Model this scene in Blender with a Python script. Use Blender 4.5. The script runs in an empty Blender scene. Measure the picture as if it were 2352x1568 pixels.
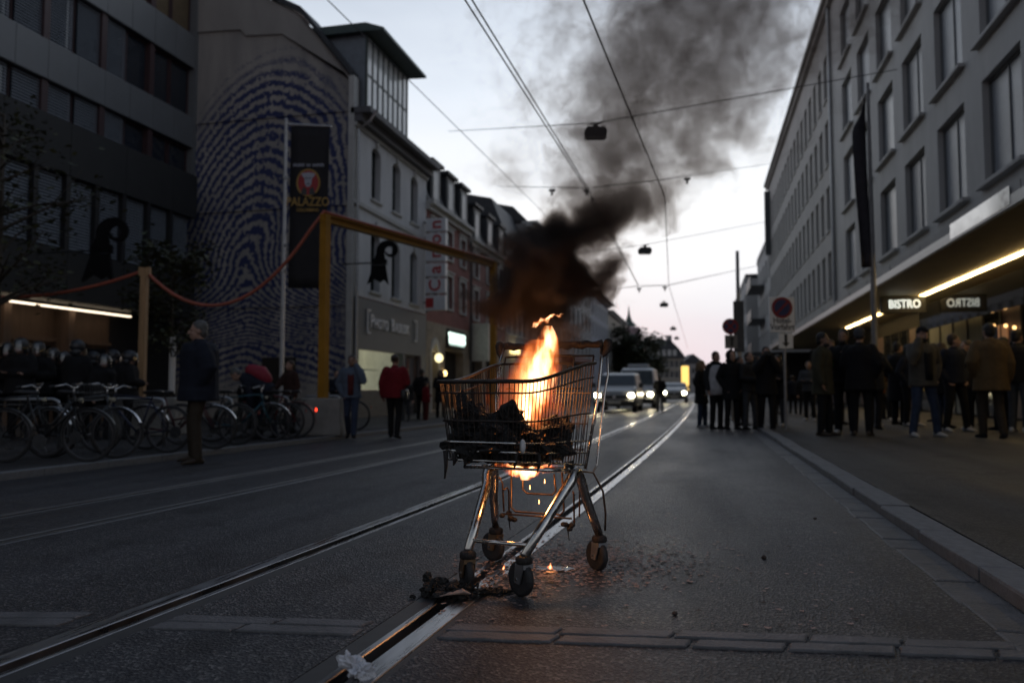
import bpy, bmesh, math, random
import numpy as np
from mathutils import Vector, Matrix, noise

R = math.radians
rnd = random.Random(11)
sc = bpy.context.scene
C = sc.collection

# ------------------------------------------------------------------ camera, sky, sun, exposure
LENS, FPX = 28.0, 28 / 36 * 2352
PITCH, YAW, EYE = math.atan(113 / FPX), R(13.281), 0.85
cd = bpy.data.cameras.new('camera')
cd.lens, cd.sensor_width, cd.clip_start, cd.clip_end = LENS, 36, 0.05, 3000
cd.dof.use_dof, cd.dof.focus_distance, cd.dof.aperture_fstop = True, 3.55, 1.9
cam = bpy.data.objects.new('camera', cd)
C.objects.link(cam)
cam.location = (0, 0, EYE)
cam.rotation_euler = (R(90) + PITCH, 0, YAW)
sc.camera = cam

w = bpy.data.worlds.new('World')
sc.world = w
w.use_nodes = True
nt = w.node_tree
nt.nodes.clear()
N, L = nt.nodes.new, nt.links.new
SUN_EL, SUN_AZ = 2.5, 10.0          # the sun has just gone down ahead, at the end of the street
sky = N('ShaderNodeTexSky')
sky.sky_type = 'NISHITA'
sky.sun_disc = False
sky.sun_elevation = R(SUN_EL)
sky.sun_rotation = R(-SUN_AZ)
sky.dust_density = 2.0
bg1 = N('ShaderNodeBackground')
bg1.inputs[1].default_value = 0.06
L(sky.outputs[0], bg1.inputs[0])
tc = N('ShaderNodeTexCoord')
sep = N('ShaderNodeSeparateXYZ')
L(tc.outputs['Generated'], sep.inputs[0])
ns = N('ShaderNodeTexNoise')
ns.inputs['Scale'].default_value = 3.0
ns.inputs['Detail'].default_value = 4
mp = N('ShaderNodeMapping')
mp.inputs['Scale'].default_value = (1, 1, 3.5)
L(tc.outputs['Generated'], mp.inputs[0])
L(mp.outputs[0], ns.inputs[0])
el = N('ShaderNodeMath'); el.operation = 'MULTIPLY_ADD'
el.inputs[1].default_value = 0.16
L(ns.outputs[0], el.inputs[0]); L(sep.outputs[2], el.inputs[2])
rp = N('ShaderNodeValToRGB')
L(el.outputs[0], rp.inputs[0])
cr = rp.color_ramp
cr.elements[0].position, cr.elements[0].color = 0.04, (0.88, 0.66, 0.70, 1)
cr.elements[1].position, cr.elements[1].color = 1.0, (0.15, 0.20, 0.30, 1)
for p, c in ((0.11, (0.82, 0.77, 0.86, 1)), (0.19, (0.90, 0.92, 0.99, 1)), (0.29, (1.10, 1.13, 1.16, 1)),
             (0.44, (0.90, 0.98, 1.09, 1)), (0.58, (0.54, 0.62, 0.75, 1))):
    e = cr.elements.new(p); e.color = c
bg2 = N('ShaderNodeBackground')
L(rp.outputs[0], bg2.inputs[0])
dot = N('ShaderNodeVectorMath'); dot.operation = 'DOT_PRODUCT'      # the east, behind the viewer, is already darker
L(tc.outputs['Generated'], dot.inputs[0])
dot.inputs[1].default_value = (math.sin(R(SUN_AZ)), math.cos(R(SUN_AZ)), 0)
az = N('ShaderNodeMapRange')
az.inputs[1].default_value, az.inputs[2].default_value = -1.0, 0.9
az.inputs[3].default_value, az.inputs[4].default_value = 0.31, 1.18
L(dot.outputs['Value'], az.inputs[0]); L(az.outputs[0], bg2.inputs[1])
mx = N('ShaderNodeMixShader')
mx.inputs[0].default_value = 0.9     # mostly a thin even cloud deck
L(bg1.outputs[0], mx.inputs[1]); L(bg2.outputs[0], mx.inputs[2])
wo = N('ShaderNodeOutputWorld')
L(mx.outputs[0], wo.inputs[0])

sd = bpy.data.lights.new('sun', 'SUN')
sd.energy, sd.angle, sd.color = 0.12, R(15), (1, 0.78, 0.62)
sun = bpy.data.objects.new('sun', sd)
C.objects.link(sun)
sun.rotation_euler = Vector((-math.sin(R(SUN_AZ)), -math.cos(R(SUN_AZ)), -math.tan(R(SUN_EL)))).to_track_quat('-Z', 'Y').to_euler()

sc.view_settings.view_transform = 'Standard'
sc.view_settings.look = 'None'
sc.view_settings.exposure = -0.2
sc.view_settings.gamma = 1.0
sc.cycles.use_denoising = True
sc.cycles.max_bounces = 5
sc.cycles.diffuse_bounces = 2
sc.cycles.glossy_bounces = 3
sc.cycles.transparent_max_bounces = 12
sc.cycles.volume_bounces = 0
sc.cycles.sample_clamp_indirect = 4
sc.cycles.caustics_reflective = False
sc.cycles.caustics_refractive = False

# ------------------------------------------------------------------ survey helpers (a sight line of the photograph -> a point of the place)
def ray(px, py):
    x, z, y = (px - 1176) / FPX, (784 - py) / FPX, 1.0
    c, s = math.cos(PITCH), math.sin(PITCH)
    y, z = y * c - z * s, y * s + z * c
    c, s = math.cos(YAW), math.sin(YAW)
    return Vector((x * c - y * s, x * s + y * c, z))
def ground(px, py, z=0.0):
    d = ray(px, py); return Vector((0, 0, EYE)) + d * ((z - EYE) / d.z)
def onx(px, py, x):
    d = ray(px, py); return Vector((0, 0, EYE)) + d * (x / d.x)
def ony(px, py, y):
    d = ray(px, py); return Vector((0, 0, EYE)) + d * (y / d.y)
def at(px, py, dep):
    return Vector((0, 0, EYE)) + ray(px, py) * dep
def sm(a, b, t):
    t = min(1, max(0, (t - a) / (b - a))); return t * t * (3 - 2 * t)

# ------------------------------------------------------------------ materials
MATS = {}
def mat(name, col, rough=0.6, metal=0.0, var=0.15, scale=6.0, bump=0.0, bscale=80.0, spec=0.5, emit=None, estr=0.0, stretch=None, rvar=0.0):
    if name in MATS: return MATS[name]
    m = bpy.data.materials.new(name); m.use_nodes = True
    t = m.node_tree; b = t.nodes['Principled BSDF']
    b.inputs['Roughness'].default_value = rough
    b.inputs['Metallic'].default_value = metal
    b.inputs['Specular IOR Level'].default_value = spec
    co = t.nodes.new('ShaderNodeTexCoord'); src = co.outputs['Object']
    if stretch:
        mpn = t.nodes.new('ShaderNodeMapping'); mpn.inputs['Scale'].default_value = stretch
        t.links.new(src, mpn.inputs[0]); src = mpn.outputs[0]
    n = t.nodes.new('ShaderNodeTexNoise'); n.inputs['Scale'].default_value = scale; n.inputs['Detail'].default_value = 5
    n.inputs['Roughness'].default_value = 0.65
    t.links.new(src, n.inputs[0])
    r = t.nodes.new('ShaderNodeValToRGB')
    r.color_ramp.elements[0].position, r.color_ramp.elements[1].position = 0.3, 0.7
    r.color_ramp.elements[0].color = (*[c * (1 - var) for c in col], 1)
    r.color_ramp.elements[1].color = (*[min(1, c * (1 + var)) for c in col], 1)
    t.links.new(n.outputs[0], r.inputs[0]); t.links.new(r.outputs[0], b.inputs['Base Color'])
    if rvar:
        mr = t.nodes.new('ShaderNodeMapRange'); mr.inputs[1].default_value, mr.inputs[2].default_value = 0.3, 0.7
        mr.inputs[3].default_value, mr.inputs[4].default_value = max(0.02, rough - rvar), rough + rvar
        t.links.new(n.outputs[0], mr.inputs[0]); t.links.new(mr.outputs[0], b.inputs['Roughness'])
    if bump:
        n2 = t.nodes.new('ShaderNodeTexNoise'); n2.inputs['Scale'].default_value = bscale; n2.inputs['Detail'].default_value = 3
        t.links.new(src, n2.inputs[0])
        bp = t.nodes.new('ShaderNodeBump'); bp.inputs['Strength'].default_value = bump; bp.inputs['Distance'].default_value = 0.02
        t.links.new(n2.outputs[0], bp.inputs['Height']); t.links.new(bp.outputs[0], b.inputs['Normal'])
    if emit:
        b.inputs['Emission Color'].default_value = (*emit, 1); b.inputs['Emission Strength'].default_value = estr
    MATS[name] = m
    return m
def clear_glass(name, tint=(0.9, 0.95, 0.95), refl=0.14):
    if name in MATS: return MATS[name]
    m = bpy.data.materials.new(name); m.use_nodes = True; t = m.node_tree
    t.nodes.remove(t.nodes['Principled BSDF'])
    a = t.nodes.new('ShaderNodeBsdfTransparent'); a.inputs[0].default_value = (*tint, 1)
    g = t.nodes.new('ShaderNodeBsdfGlossy'); g.inputs['Roughness'].default_value = 0.03
    mxn = t.nodes.new('ShaderNodeMixShader'); mxn.inputs[0].default_value = refl
    t.links.new(a.outputs[0], mxn.inputs[1]); t.links.new(g.outputs[0], mxn.inputs[2])
    t.links.new(mxn.outputs[0], t.nodes['Material Output'].inputs[0])
    MATS[name] = m
    return m

GLASS = mat('window_glass', (0.016, 0.02, 0.026), 0.07, var=0.3, scale=0.7, spec=0.55)
STEEL = mat('brushed_steel', (0.55, 0.55, 0.56), 0.3, 1.0, var=0.15, scale=20, rvar=0.1)
CHROME = mat('chromed_wire', (0.62, 0.60, 0.57), 0.22, 1.0, var=0.12, scale=30, rvar=0.12)
RUBBER = mat('black_rubber', (0.022, 0.022, 0.024), 0.65, var=0.25, bump=0.2, bscale=120)
BLACKM = mat('black_paint', (0.018, 0.018, 0.02), 0.45, var=0.2)
DARKM = mat('dark_grey_metal', (0.05, 0.052, 0.056), 0.45, 0.3, var=0.2)
GALV = mat('galvanised_tube', (0.34, 0.35, 0.37), 0.42, 0.85, var=0.2, scale=14)
WHITEP = mat('white_paint', (0.72, 0.73, 0.74), 0.45, var=0.06)
WOOD = mat('pale_timber', (0.36, 0.22, 0.11), 0.7, var=0.3, scale=3, stretch=(8, 8, 0.6), bump=0.2, bscale=30)
CONC = mat('concrete_block', (0.24, 0.235, 0.22), 0.85, var=0.22, scale=3, bump=0.35, bscale=40)

# ------------------------------------------------------------------ mesh building
class MB:
    def __init__(s): s.v, s.f, s.m, s.cur = [], [], [], 0
    def add(s, vs, fs):
        o = len(s.v); s.v += [tuple(p) for p in vs]; s.f += [tuple(i + o for i in q) for q in fs]; s.m += [s.cur] * len(fs)
    def box(s, x0, x1, y0, y1, z0, z1):
        s.add([(x0, y0, z0), (x1, y0, z0), (x1, y1, z0), (x0, y1, z0), (x0, y0, z1), (x1, y0, z1), (x1, y1, z1), (x0, y1, z1)],
              [(3, 2, 1, 0), (4, 5, 6, 7), (0, 1, 5, 4), (1, 2, 6, 5), (2, 3, 7, 6), (3, 0, 4, 7)]); return s
    def bbox(s, x0, x1, y0, y1, z0, z1, b):      # box with chamfered edges
        bm = bmesh.new(); bmesh.ops.create_cube(bm, size=1)
        for q in bm.verts: q.co = Vector(((x0 + x1) / 2 + q.co.x * (x1 - x0), (y0 + y1) / 2 + q.co.y * (y1 - y0), (z0 + z1) / 2 + q.co.z * (z1 - z0)))
        bmesh.ops.bevel(bm, geom=list(bm.edges), offset=b, segments=2, affect='EDGES', profile=0.5)
        bm.verts.index_update(); s.add([q.co for q in bm.verts], [[q.index for q in f.verts] for f in bm.faces]); bm.free(); return s
    def obox(s, c, size, M3):
        hx, hy, hz = (k / 2 for k in size); c = Vector(c)
        vs = [c + M3 @ Vector((a * hx, b * hy, d * hz)) for d in (-1, 1) for a, b in ((-1, -1), (1, -1), (1, 1), (-1, 1))]
        s.add(vs, [(3, 2, 1, 0), (4, 5, 6, 7), (0, 1, 5, 4), (1, 2, 6, 5), (2, 3, 7, 6), (3, 0, 4, 7)]); return s
    def tube(s, pts, r, n=6, closed=False, caps=True, flat=1.0):
        pts = [Vector(p) for p in pts]; k = len(pts); rs = r if isinstance(r, (list, tuple)) else [r] * k
        vs, prev = [], None
        for i, p in enumerate(pts):
            a, b = (pts[i - 1], pts[(i + 1) % k]) if closed else (pts[max(0, i - 1)], pts[min(k - 1, i + 1)])
            d = b - a
            d = d.normalized() if d.length > 1e-9 else Vector((0, 0, 1))
            if prev is None:
                u = d.cross(Vector((0, 0, 1)))
                if u.length < 0.05: u = d.cross(Vector((1, 0, 0)))
            else: u = prev - d * prev.dot(d)
            u.normalize(); prev = u; q = d.cross(u)
            vs += [p + (u * math.cos(2 * math.pi * j / n) + q * math.sin(2 * math.pi * j / n) * flat) * rs[i] for j in range(n)]
        fs = []
        for i in range(k if closed else k - 1):
            a, b = i * n, ((i + 1) % k) * n
            fs += [(a + j, a + (j + 1) % n, b + (j + 1) % n, b + j) for j in range(n)]
        if caps and not closed: fs += [tuple(range(n))[::-1], tuple((k - 1) * n + j for j in range(n))]
        s.add(vs, fs); return s
    def blob(s, pts, rs, n=10):                  # tapered limb with round ends
        pts = [Vector(p) for p in pts]; d0, d1 = (pts[0] - pts[1]).normalized(), (pts[-1] - pts[-2]).normalized()
        P = [pts[0] + d0 * rs[0] * 0.98, pts[0] + d0 * rs[0] * 0.7] + pts + [pts[-1] + d1 * rs[-1] * 0.7, pts[-1] + d1 * rs[-1] * 0.98]
        return s.tube(P, [rs[0] * 0.2, rs[0] * 0.72] + list(rs) + [rs[-1] * 0.72, rs[-1] * 0.2], n)
    def ell(s, c, rad, M3=None, n=12, m=8):
        c = Vector(c); vs, fs = [], []
        for i in range(m + 1):
            t = math.pi * i / m
            for j in range(n):
                a = 2 * math.pi * j / n
                q = Vector((math.sin(t) * math.cos(a) * rad[0], math.sin(t) * math.sin(a) * rad[1], math.cos(t) * rad[2]))
                vs.append(c + (M3 @ q if M3 else q))
        for i in range(m):
            fs += [(i * n + j, (i + 1) * n + j, (i + 1) * n + (j + 1) % n, i * n + (j + 1) % n) for j in range(n)]
        s.add(vs, fs); return s
    def lathe(s, prof, n=16, M4=None):           # (r, z) profile about z
        vs = [Vector((r * math.cos(2 * math.pi * j / n), r * math.sin(2 * math.pi * j / n), z)) for r, z in prof for j in range(n)]
        if M4: vs = [M4 @ q for q in vs]
        fs = []
        for i in range(len(prof) - 1):
            fs += [(i * n + j, i * n + (j + 1) % n, (i + 1) * n + (j + 1) % n, (i + 1) * n + j) for j in range(n)]
        if prof[0][0] > 1e-6: fs.append(tuple(range(n))[::-1])
        if prof[-1][0] > 1e-6: fs.append(tuple((len(prof) - 1) * n + j for j in range(n)))
        s.add(vs, fs); return s
    def prism(s, poly, y0, y1, M4=None):         # polygon in xz, pulled along y
        k = len(poly); vs = [Vector((x, y0, z)) for x, z in poly] + [Vector((x, y1, z)) for x, z in poly]
        if M4: vs = [M4 @ q for q in vs]
        s.add(vs, [tuple(range(k)), tuple(range(2 * k - 1, k - 1, -1))] + [(i, i + k, (i + 1) % k + k, (i + 1) % k) for i in range(k)]); return s
    def loft(s, rings, caps=True):               # rings of equal count
        n = len(rings[0]); vs = [p for r in rings for p in r]; fs = []
        for i in range(len(rings) - 1):
            fs += [(i * n + j, i * n + (j + 1) % n, (i + 1) * n + (j + 1) % n, (i + 1) * n + j) for j in range(n)]
        if caps: fs += [tuple(range(n))[::-1], tuple((len(rings) - 1) * n + j for j in range(n))]
        s.add(vs, fs); return s
    def mesh(s, name, mats=None, smooth=False):
        me = bpy.data.meshes.new(name); me.from_pydata(s.v, [], s.f); me.validate(verbose=False)
        for m in (mats if isinstance(mats, (list, tuple)) else [mats] if mats else []): me.materials.append(m)
        if len(me.polygons) == len(s.m): me.polygons.foreach_set('material_index', s.m)
        me.polygons.foreach_set('use_smooth', [smooth] * len(me.polygons))
        bm = bmesh.new(); bm.from_mesh(me); bmesh.ops.recalc_face_normals(bm, faces=bm.faces); bm.to_mesh(me); bm.free()
        return me
    def build(s, name, mats, parent=None, smooth=False, loc=None, rotz=None):
        return inst(s.mesh(name, mats, smooth), name, parent, loc, rotz)
def inst(me, name, parent=None, loc=None, rotz=None):
    o = bpy.data.objects.new(name, me); C.objects.link(o)
    if parent: o.parent = parent
    if loc is not None: o.location = loc
    if rotz is not None: o.rotation_euler = (0, 0, rotz)
    return o
def tag(o, label=None, cat=None, group=None, kind=None):
    if label: o['label'] = label
    if cat: o['category'] = cat
    if group: o['group'] = group
    if kind: o['kind'] = kind
    return o
def thing(name, label, cat, loc=(0, 0, 0), rotz=0.0, group=None):
    o = bpy.data.objects.new(name, None); C.objects.link(o)
    o.empty_display_size = 0.2
    o.location = loc; o.rotation_euler = (0, 0, rotz)
    return tag(o, label, cat, group)
def text(name, body, size, m, parent, M4, depth=0.01, bold=0.0, sx=1.0, align='CENTER'):
    cu = bpy.data.curves.new(name, 'FONT'); cu.body = body; cu.size = size; cu.extrude = depth / 2; cu.offset = bold
    cu.align_x = align; cu.align_y = 'CENTER'; cu.resolution_u = 3
    o = bpy.data.objects.new(name, cu); C.objects.link(o)
    me = bpy.data.meshes.new_from_object(o); C.objects.unlink(o); bpy.data.objects.remove(o)
    me.transform(M4 @ Matrix.Rotation(R(90), 4, 'X') @ Matrix.Diagonal((sx, 1, 1, 1)))
    me.materials.clear(); me.materials.append(m)
    return inst(me, name, parent)
def T(x, y, z): return Matrix.Translation((x, y, z))
# ------------------------------------------------------------------ road, rails, kerbs, pavements
def drift(y):                                    # the tram tracks swing slowly across the carriageway
    return 0.62 * (1 - math.exp(-max(0, y - 2) / 14)) if y > 2 else 0.02 * (y - 2)
def road_z(x): return -0.03 * max(0, -2.2 - x)
PAVE_L, PAVE_R = -0.07, 0.06

def asphalt(name, base, fleck, rough):
    m = bpy.data.materials.new(name); m.use_nodes = True; t = m.node_tree; b = t.nodes['Principled BSDF']
    n = t.nodes.new; l = t.links.new
    co = n('ShaderNodeTexCoord')
    big = n('ShaderNodeTexNoise'); big.inputs['Scale'].default_value = 0.7; big.inputs['Detail'].default_value = 6
    st = n('ShaderNodeMapping'); st.inputs['Scale'].default_value = (1.6, 0.35, 1)
    l(co.outputs['Object'], st.inputs[0]); l(st.outputs[0], big.inputs[0])
    r1 = n('ShaderNodeValToRGB'); l(big.outputs[0], r1.inputs[0])
    r1.color_ramp.elements[0].position, r1.color_ramp.elements[0].color = 0.32, (*[c * 0.72 for c in base], 1)
    r1.color_ramp.elements[1].position, r1.color_ramp.elements[1].color = 0.68, (*[c * 1.25 for c in base], 1)
    vo = n('ShaderNodeTexVoronoi'); vo.inputs['Scale'].default_value = 95; l(co.outputs['Object'], vo.inputs['Vector'])
    r2 = n('ShaderNodeValToRGB'); l(vo.outputs['Color'], r2.inputs[0])
    r2.color_ramp.elements[0].position, r2.color_ramp.elements[0].color = 0.62, (0, 0, 0, 1)
    r2.color_ramp.elements[1].position, r2.color_ramp.elements[1].color = 0.9, (1, 1, 1, 1)
    mxc = n('ShaderNodeMix'); mxc.data_type = 'RGBA'
    l(r2.outputs[0], mxc.inputs[0]); l(r1.outputs[0], mxc.inputs[6]); mxc.inputs[7].default_value = (*fleck, 1)
    tr_ = n('ShaderNodeTexNoise'); tr_.inputs['Scale'].default_value = 1.0; tr_.inputs['Detail'].default_value = 4
    stt = n('ShaderNodeMapping'); stt.inputs['Scale'].default_value = (2.6, 0.06, 1); l(co.outputs['Object'], stt.inputs[0]); l(stt.outputs[0], tr_.inputs[0])
    sp_ = n('ShaderNodeTexNoise'); sp_.inputs['Scale'].default_value = 2.3; sp_.inputs['Detail'].default_value = 3; l(co.outputs['Object'], sp_.inputs[0])
    r3 = n('ShaderNodeValToRGB'); l(tr_.outputs[0], r3.inputs[0])
    r3.color_ramp.elements[0].position, r3.color_ramp.elements[0].color = .36, (.62, .62, .64, 1); r3.color_ramp.elements[1].position, r3.color_ramp.elements[1].color = .6, (1.1, 1.1, 1.1, 1)
    r4 = n('ShaderNodeValToRGB'); l(sp_.outputs[0], r4.inputs[0])
    r4.color_ramp.elements[0].position, r4.color_ramp.elements[0].color = .30, (.5, .5, .52, 1); r4.color_ramp.elements[1].position, r4.color_ramp.elements[1].color = .44, (1, 1, 1, 1)
    m1 = n('ShaderNodeMix'); m1.data_type = 'RGBA'; m1.blend_type = 'MULTIPLY'; m1.inputs[0].default_value = 1; l(mxc.outputs[2], m1.inputs[6]); l(r3.outputs[0], m1.inputs[7])
    m2 = n('ShaderNodeMix'); m2.data_type = 'RGBA'; m2.blend_type = 'MULTIPLY'; m2.inputs[0].default_value = 1; l(m1.outputs[2], m2.inputs[6]); l(r4.outputs[0], m2.inputs[7])
    vc = n('ShaderNodeTexVoronoi'); vc.feature = 'DISTANCE_TO_EDGE'; vc.inputs['Scale'].default_value = .55
    nd = n('ShaderNodeVectorMath'); nd.operation = 'ADD'; sv = n('ShaderNodeVectorMath'); sv.operation = 'SCALE'; sv.inputs['Scale'].default_value = .55; l(sp_.outputs['Color'], sv.inputs[0]); l(co.outputs['Object'], nd.inputs[0]); l(sv.outputs[0], nd.inputs[1]); l(nd.outputs[0], vc.inputs['Vector'])
    r5 = n('ShaderNodeValToRGB'); l(vc.outputs['Distance'], r5.inputs[0])
    r5.color_ramp.elements[0].position, r5.color_ramp.elements[0].color = .0, (.3, .3, .3, 1); r5.color_ramp.elements[1].position, r5.color_ramp.elements[1].color = .006, (1, 1, 1, 1)
    m3 = n('ShaderNodeMix'); m3.data_type = 'RGBA'; m3.blend_type = 'MULTIPLY'; m3.inputs[0].default_value = .8; l(m2.outputs[2], m3.inputs[6]); l(r5.outputs[0], m3.inputs[7])
    l(m3.outputs[2], b.inputs['Base Color'])
    b.inputs['Specular IOR Level'].default_value = .28
    mr = n('ShaderNodeMapRange'); mr.inputs[1].default_value, mr.inputs[2].default_value = 0.3, 0.7
    mr.inputs[3].default_value, mr.inputs[4].default_value = rough - 0.12, rough + 0.1
    l(big.outputs[0], mr.inputs[0]); l(mr.outputs[0], b.inputs['Roughness'])
    fine = n('ShaderNodeTexNoise'); fine.inputs['Scale'].default_value = 130; fine.inputs['Detail'].default_value = 3
    l(co.outputs['Object'], fine.inputs[0])
    ad = n('ShaderNodeMath'); ad.operation = 'ADD'; l(fine.outputs[0], ad.inputs[0]); l(vo.outputs['Distance'], ad.inputs[1])
    bp = n('ShaderNodeBump'); bp.inputs['Strength'].default_value = 0.8; bp.inputs['Distance'].default_value = 0.006
    l(ad.outputs[0], bp.inputs['Height']); l(bp.outputs[0], b.inputs['Normal'])
    MATS[name] = m
    return m
ASPH = asphalt('road_asphalt', (0.034, 0.035, 0.041), (0.17, 0.165, 0.165), 0.52)
PAVM = asphalt('pavement_asphalt', (0.042, 0.041, 0.042), (0.10, 0.098, 0.095), 0.66)
RAIL = mat('rail_steel', (0.40, 0.41, 0.43), 0.3, 1.0, var=0.25, scale=5, stretch=(6, 0.5, 1), rvar=0.1)
GROOVE = mat('rail_groove', (0.012, 0.012, 0.013), 0.8, var=0.3)
BITUM = mat('bitumen_joint', (0.03, 0.03, 0.032), 0.6, var=0.25, scale=12)
KERBM = mat('granite_kerb', (0.16, 0.165, 0.175), 0.75, var=0.18, scale=16, bump=0.3, bscale=90)
SETTM = mat('stone_sett', (0.085, 0.088, 0.095), 0.6, var=0.35, scale=5, bump=0.4, bscale=60)
SLABM = mat('stone_slab', (0.105, 0.105, 0.112), 0.62, var=0.32, scale=7, bump=0.4, bscale=70)

ys = [-12, -6, -2, 0, 1, 1.5, 2, 2.5, 3, 3.5, 4, 5, 6, 7, 8, 10, 12, 14, 17, 20, 24, 28, 34, 40, 50, 60, 80, 110, 160, 240, 400, 900]
# rails: groove centre x, side of the running head (-1 left, +1 right)
RAIL2 = mat('dull_rail_steel', (0.16, 0.165, 0.175), 0.42, 0.9, var=0.25, scale=5, stretch=(6, 0.5, 1))
RAILS = [(-2.10, -1), (-1.058, 1), (-4.23, 1), (-5.22, -1)]
GW, GD = 0.027, 0.06
def strip_rows(xs_z):                            # an extruded cross-section that follows the tracks
    mb = MB(); vs = []
    for y in ys: vs += [(x + drift(y), y, z) for x, z in xs_z]
    k = len(xs_z); fs = [(i * k + j, i * k + j + 1, (i + 1) * k + j + 1, (i + 1) * k + j) for i in range(len(ys) - 1) for j in range(k - 1)]
    mb.add(vs, fs); return mb
prof = [(-60, road_z(-60) * 0 - 0.3), (-14, -0.3)]
for gx, s in sorted(RAILS):
    z = road_z(gx)
    prof += [(gx - 0.13, road_z(gx - 0.13)), (gx - 0.1295, z - 0.09), (gx + 0.1295, z - 0.09), (gx + 0.13, road_z(gx + 0.13))]
prof += [(0.2, 0), (6, 0), (6.02, -0.02), (60, -0.02)]
tag(strip_rows(prof).build('road', ASPH), kind='structure')
road = bpy.data.objects['road']
for gx, s in RAILS:
    z = road_z(gx)
    def seg(a, b, zt): return [(gx + a, z - 0.085), (gx + a, z + zt - 0.003), (gx + a + 0.003, z + zt), (gx + b - 0.003, z + zt), (gx + b, z + zt - 0.003), (gx + b, z - 0.085)]
    head = (GW, GW + 0.08) if s > 0 else (-GW - 0.08, -GW)
    lip = (-GW - 0.028, -GW) if s > 0 else (GW, GW + 0.028)
    rm_ = RAIL if gx > -3 else RAIL2
    strip_rows(seg(*head, 0.003)).build('rail_head', rm_, road)
    strip_rows(seg(*lip, 0.0)).build('rail_lip', rm_, road)
    strip_rows([(gx - GW, z - GD), (gx + GW, z - GD)]).build('rail_groove', GROOVE, road)
    for a, b in ((-0.1285, min(head[0], lip[0]) - 0.0005), (max(head[1], lip[1]) + 0.0005, 0.1285)):
        strip_rows([(gx + a, z - 0.08), (gx + a, z - 0.002), (gx + b, z - 0.002), (gx + b, z - 0.08)]).build('joint_filler', BITUM, road)

# stone slabs let into the carriageway, two courses across the street
for row, (off, wd) in enumerate(((0.095, 0.088), (0.0, 0.09))):
    x = -3.35 + 0.17 * row
    while x < 1.0:
        ln = rnd.uniform(0.26, 0.46)
        for gx, s in RAILS[:2]:
            g = gx + drift(2.6)
            if x < g + 0.13 and x + ln > g - 0.13:
                if x < g - 0.13 - 0.12: ln = g - 0.135 - x
                else: x = g + 0.135
        a, b = x, min(x + ln, 1.0)
        yc = lambda q: 2.565 + 0.12 * (q + 1.6) + off
        mb = MB(); t = 0.006 + rnd.uniform(0, 0.004); g = 0.005
        sk = rnd.uniform(0.03, 0.06)
        P = [(a + g, yc(a) + g), (b - g, yc(b) + g), (b - g + sk * 0.4, yc(b) + wd - g), (a + g + sk * 0.4, yc(a) + wd - g)]
        Q = []
        for (ax, ay), (bx, by_) in zip(P, P[1:] + P[:1]):          # worn, wavy edges
            for t_ in (0, .2, .4, .6, .8):
                jx = 0 if abs(bx - ax) < .05 else .004
                Q.append((ax + (bx - ax) * t_ + rnd.uniform(-.004, .004), ay + (by_ - ay) * t_ + rnd.uniform(-.0045, .0045)))
        P = Q; cx, cy = sum(p[0] for p in P) / len(P), sum(p[1] for p in P) / len(P)
        rings = [[Vector((px, py, road_z(px) - 0.04)) for px, py in P], [Vector((px, py, road_z(px) + t * 0.5)) for px, py in P],
                 [Vector((cx + (px - cx) * 0.965, cy + (py - cy) * 0.93, road_z(px) + t)) for px, py in P]]
        mb.loft(rings).build('paving_slab', SLABM, road)
        x = b + 0.006
# gutter of setts and granite kerbs on the right
KX = 1.2
y = 2.0
while y < 26:
    ln = rnd.uniform(0.24, 0.42); x0 = KX - 0.19 + rnd.uniform(-0.015, 0.012); sk = rnd.uniform(-0.02, 0.05)
    P = [(x0, y + sk), (KX - 0.012, y), (KX - 0.012, y + ln - 0.012), (x0, y + ln - 0.012 + sk)]
    cx, cy = KX - 0.1, y + ln / 2; t = rnd.uniform(0.003, 0.009)
    MB().loft([[Vector((a, b, -0.05)) for a, b in P], [Vector((a, b, t * 0.3)) for a, b in P],
               [Vector((cx + (a - cx) * 0.9, cy + (b - cy) * 0.92, t)) for a, b in P]]).build('gutter_sett', SETTM, road)
    y += ln
pave = MB().box(KX + 0.2, 60, -12, 400, -0.4, PAVE_R).build('pavement', PAVM)
tag(pave, kind='structure')
y = -1.0
kerb_mes = []
for k in range(7):                                # seven differently worn kerb stones
    q_ = MB().bbox(0, 0.19, 0.003 + rnd.uniform(0, .006), 0.997 - rnd.uniform(0, .006), -0.2, PAVE_R + 0.006, rnd.uniform(.008, .02))
    q_.v = [(x + rnd.uniform(-.004, .004), y_ + rnd.uniform(-.005, .005), z_ + rnd.uniform(-.003, .003)) for x, y_, z_ in q_.v]
    kerb_mes.append(q_.mesh('kerb_stone', KERBM))
while y < 40:
    o = inst(rnd.choice(kerb_mes), 'kerb_stone', pave, (KX + rnd.uniform(-.006, .006), y, rnd.uniform(-.004, .004))); y += 1.0
MB().box(KX, KX + 0.195, 40, 400, -0.2, PAVE_R + 0.004).build('kerb_run', KERBM, pave)
def lk(y): return -8.1 + 0.045 * min(y, 22)
mbp = MB(); pl = [(-60, -12), (lk(-12), -12)] + [(lk(y), y) for y in (0, 8, 16, 22, 60, 150, 400)] + [(-60, 400)]
k = len(pl); mbp.add([(x, y, PAVE_L) for x, y in pl] + [(x, y, -0.4) for x, y in pl], [tuple(range(k))] + [(i, (i + 1) % k, (i + 1) % k + k, i + k) for i in range(k)])
pavel = mbp.build('pavement', PAVM); tag(pavel, kind='structure')
y = 3.0
while y < 34:
    mb = MB().bbox(0, 0.16, 0.003, 0.997, -0.25, 0.006, 0.01)
    o = mb.build('kerb_stone', KERBM, pavel, False, (lk(y), y, PAVE_L), -0.045 if y < 22 else 0); y += 1.0
MB().box(lk(40), lk(40) + 0.16, 34, 400, -0.35, PAVE_L + 0.004).build('kerb_run', KERBM, pavel)
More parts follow.
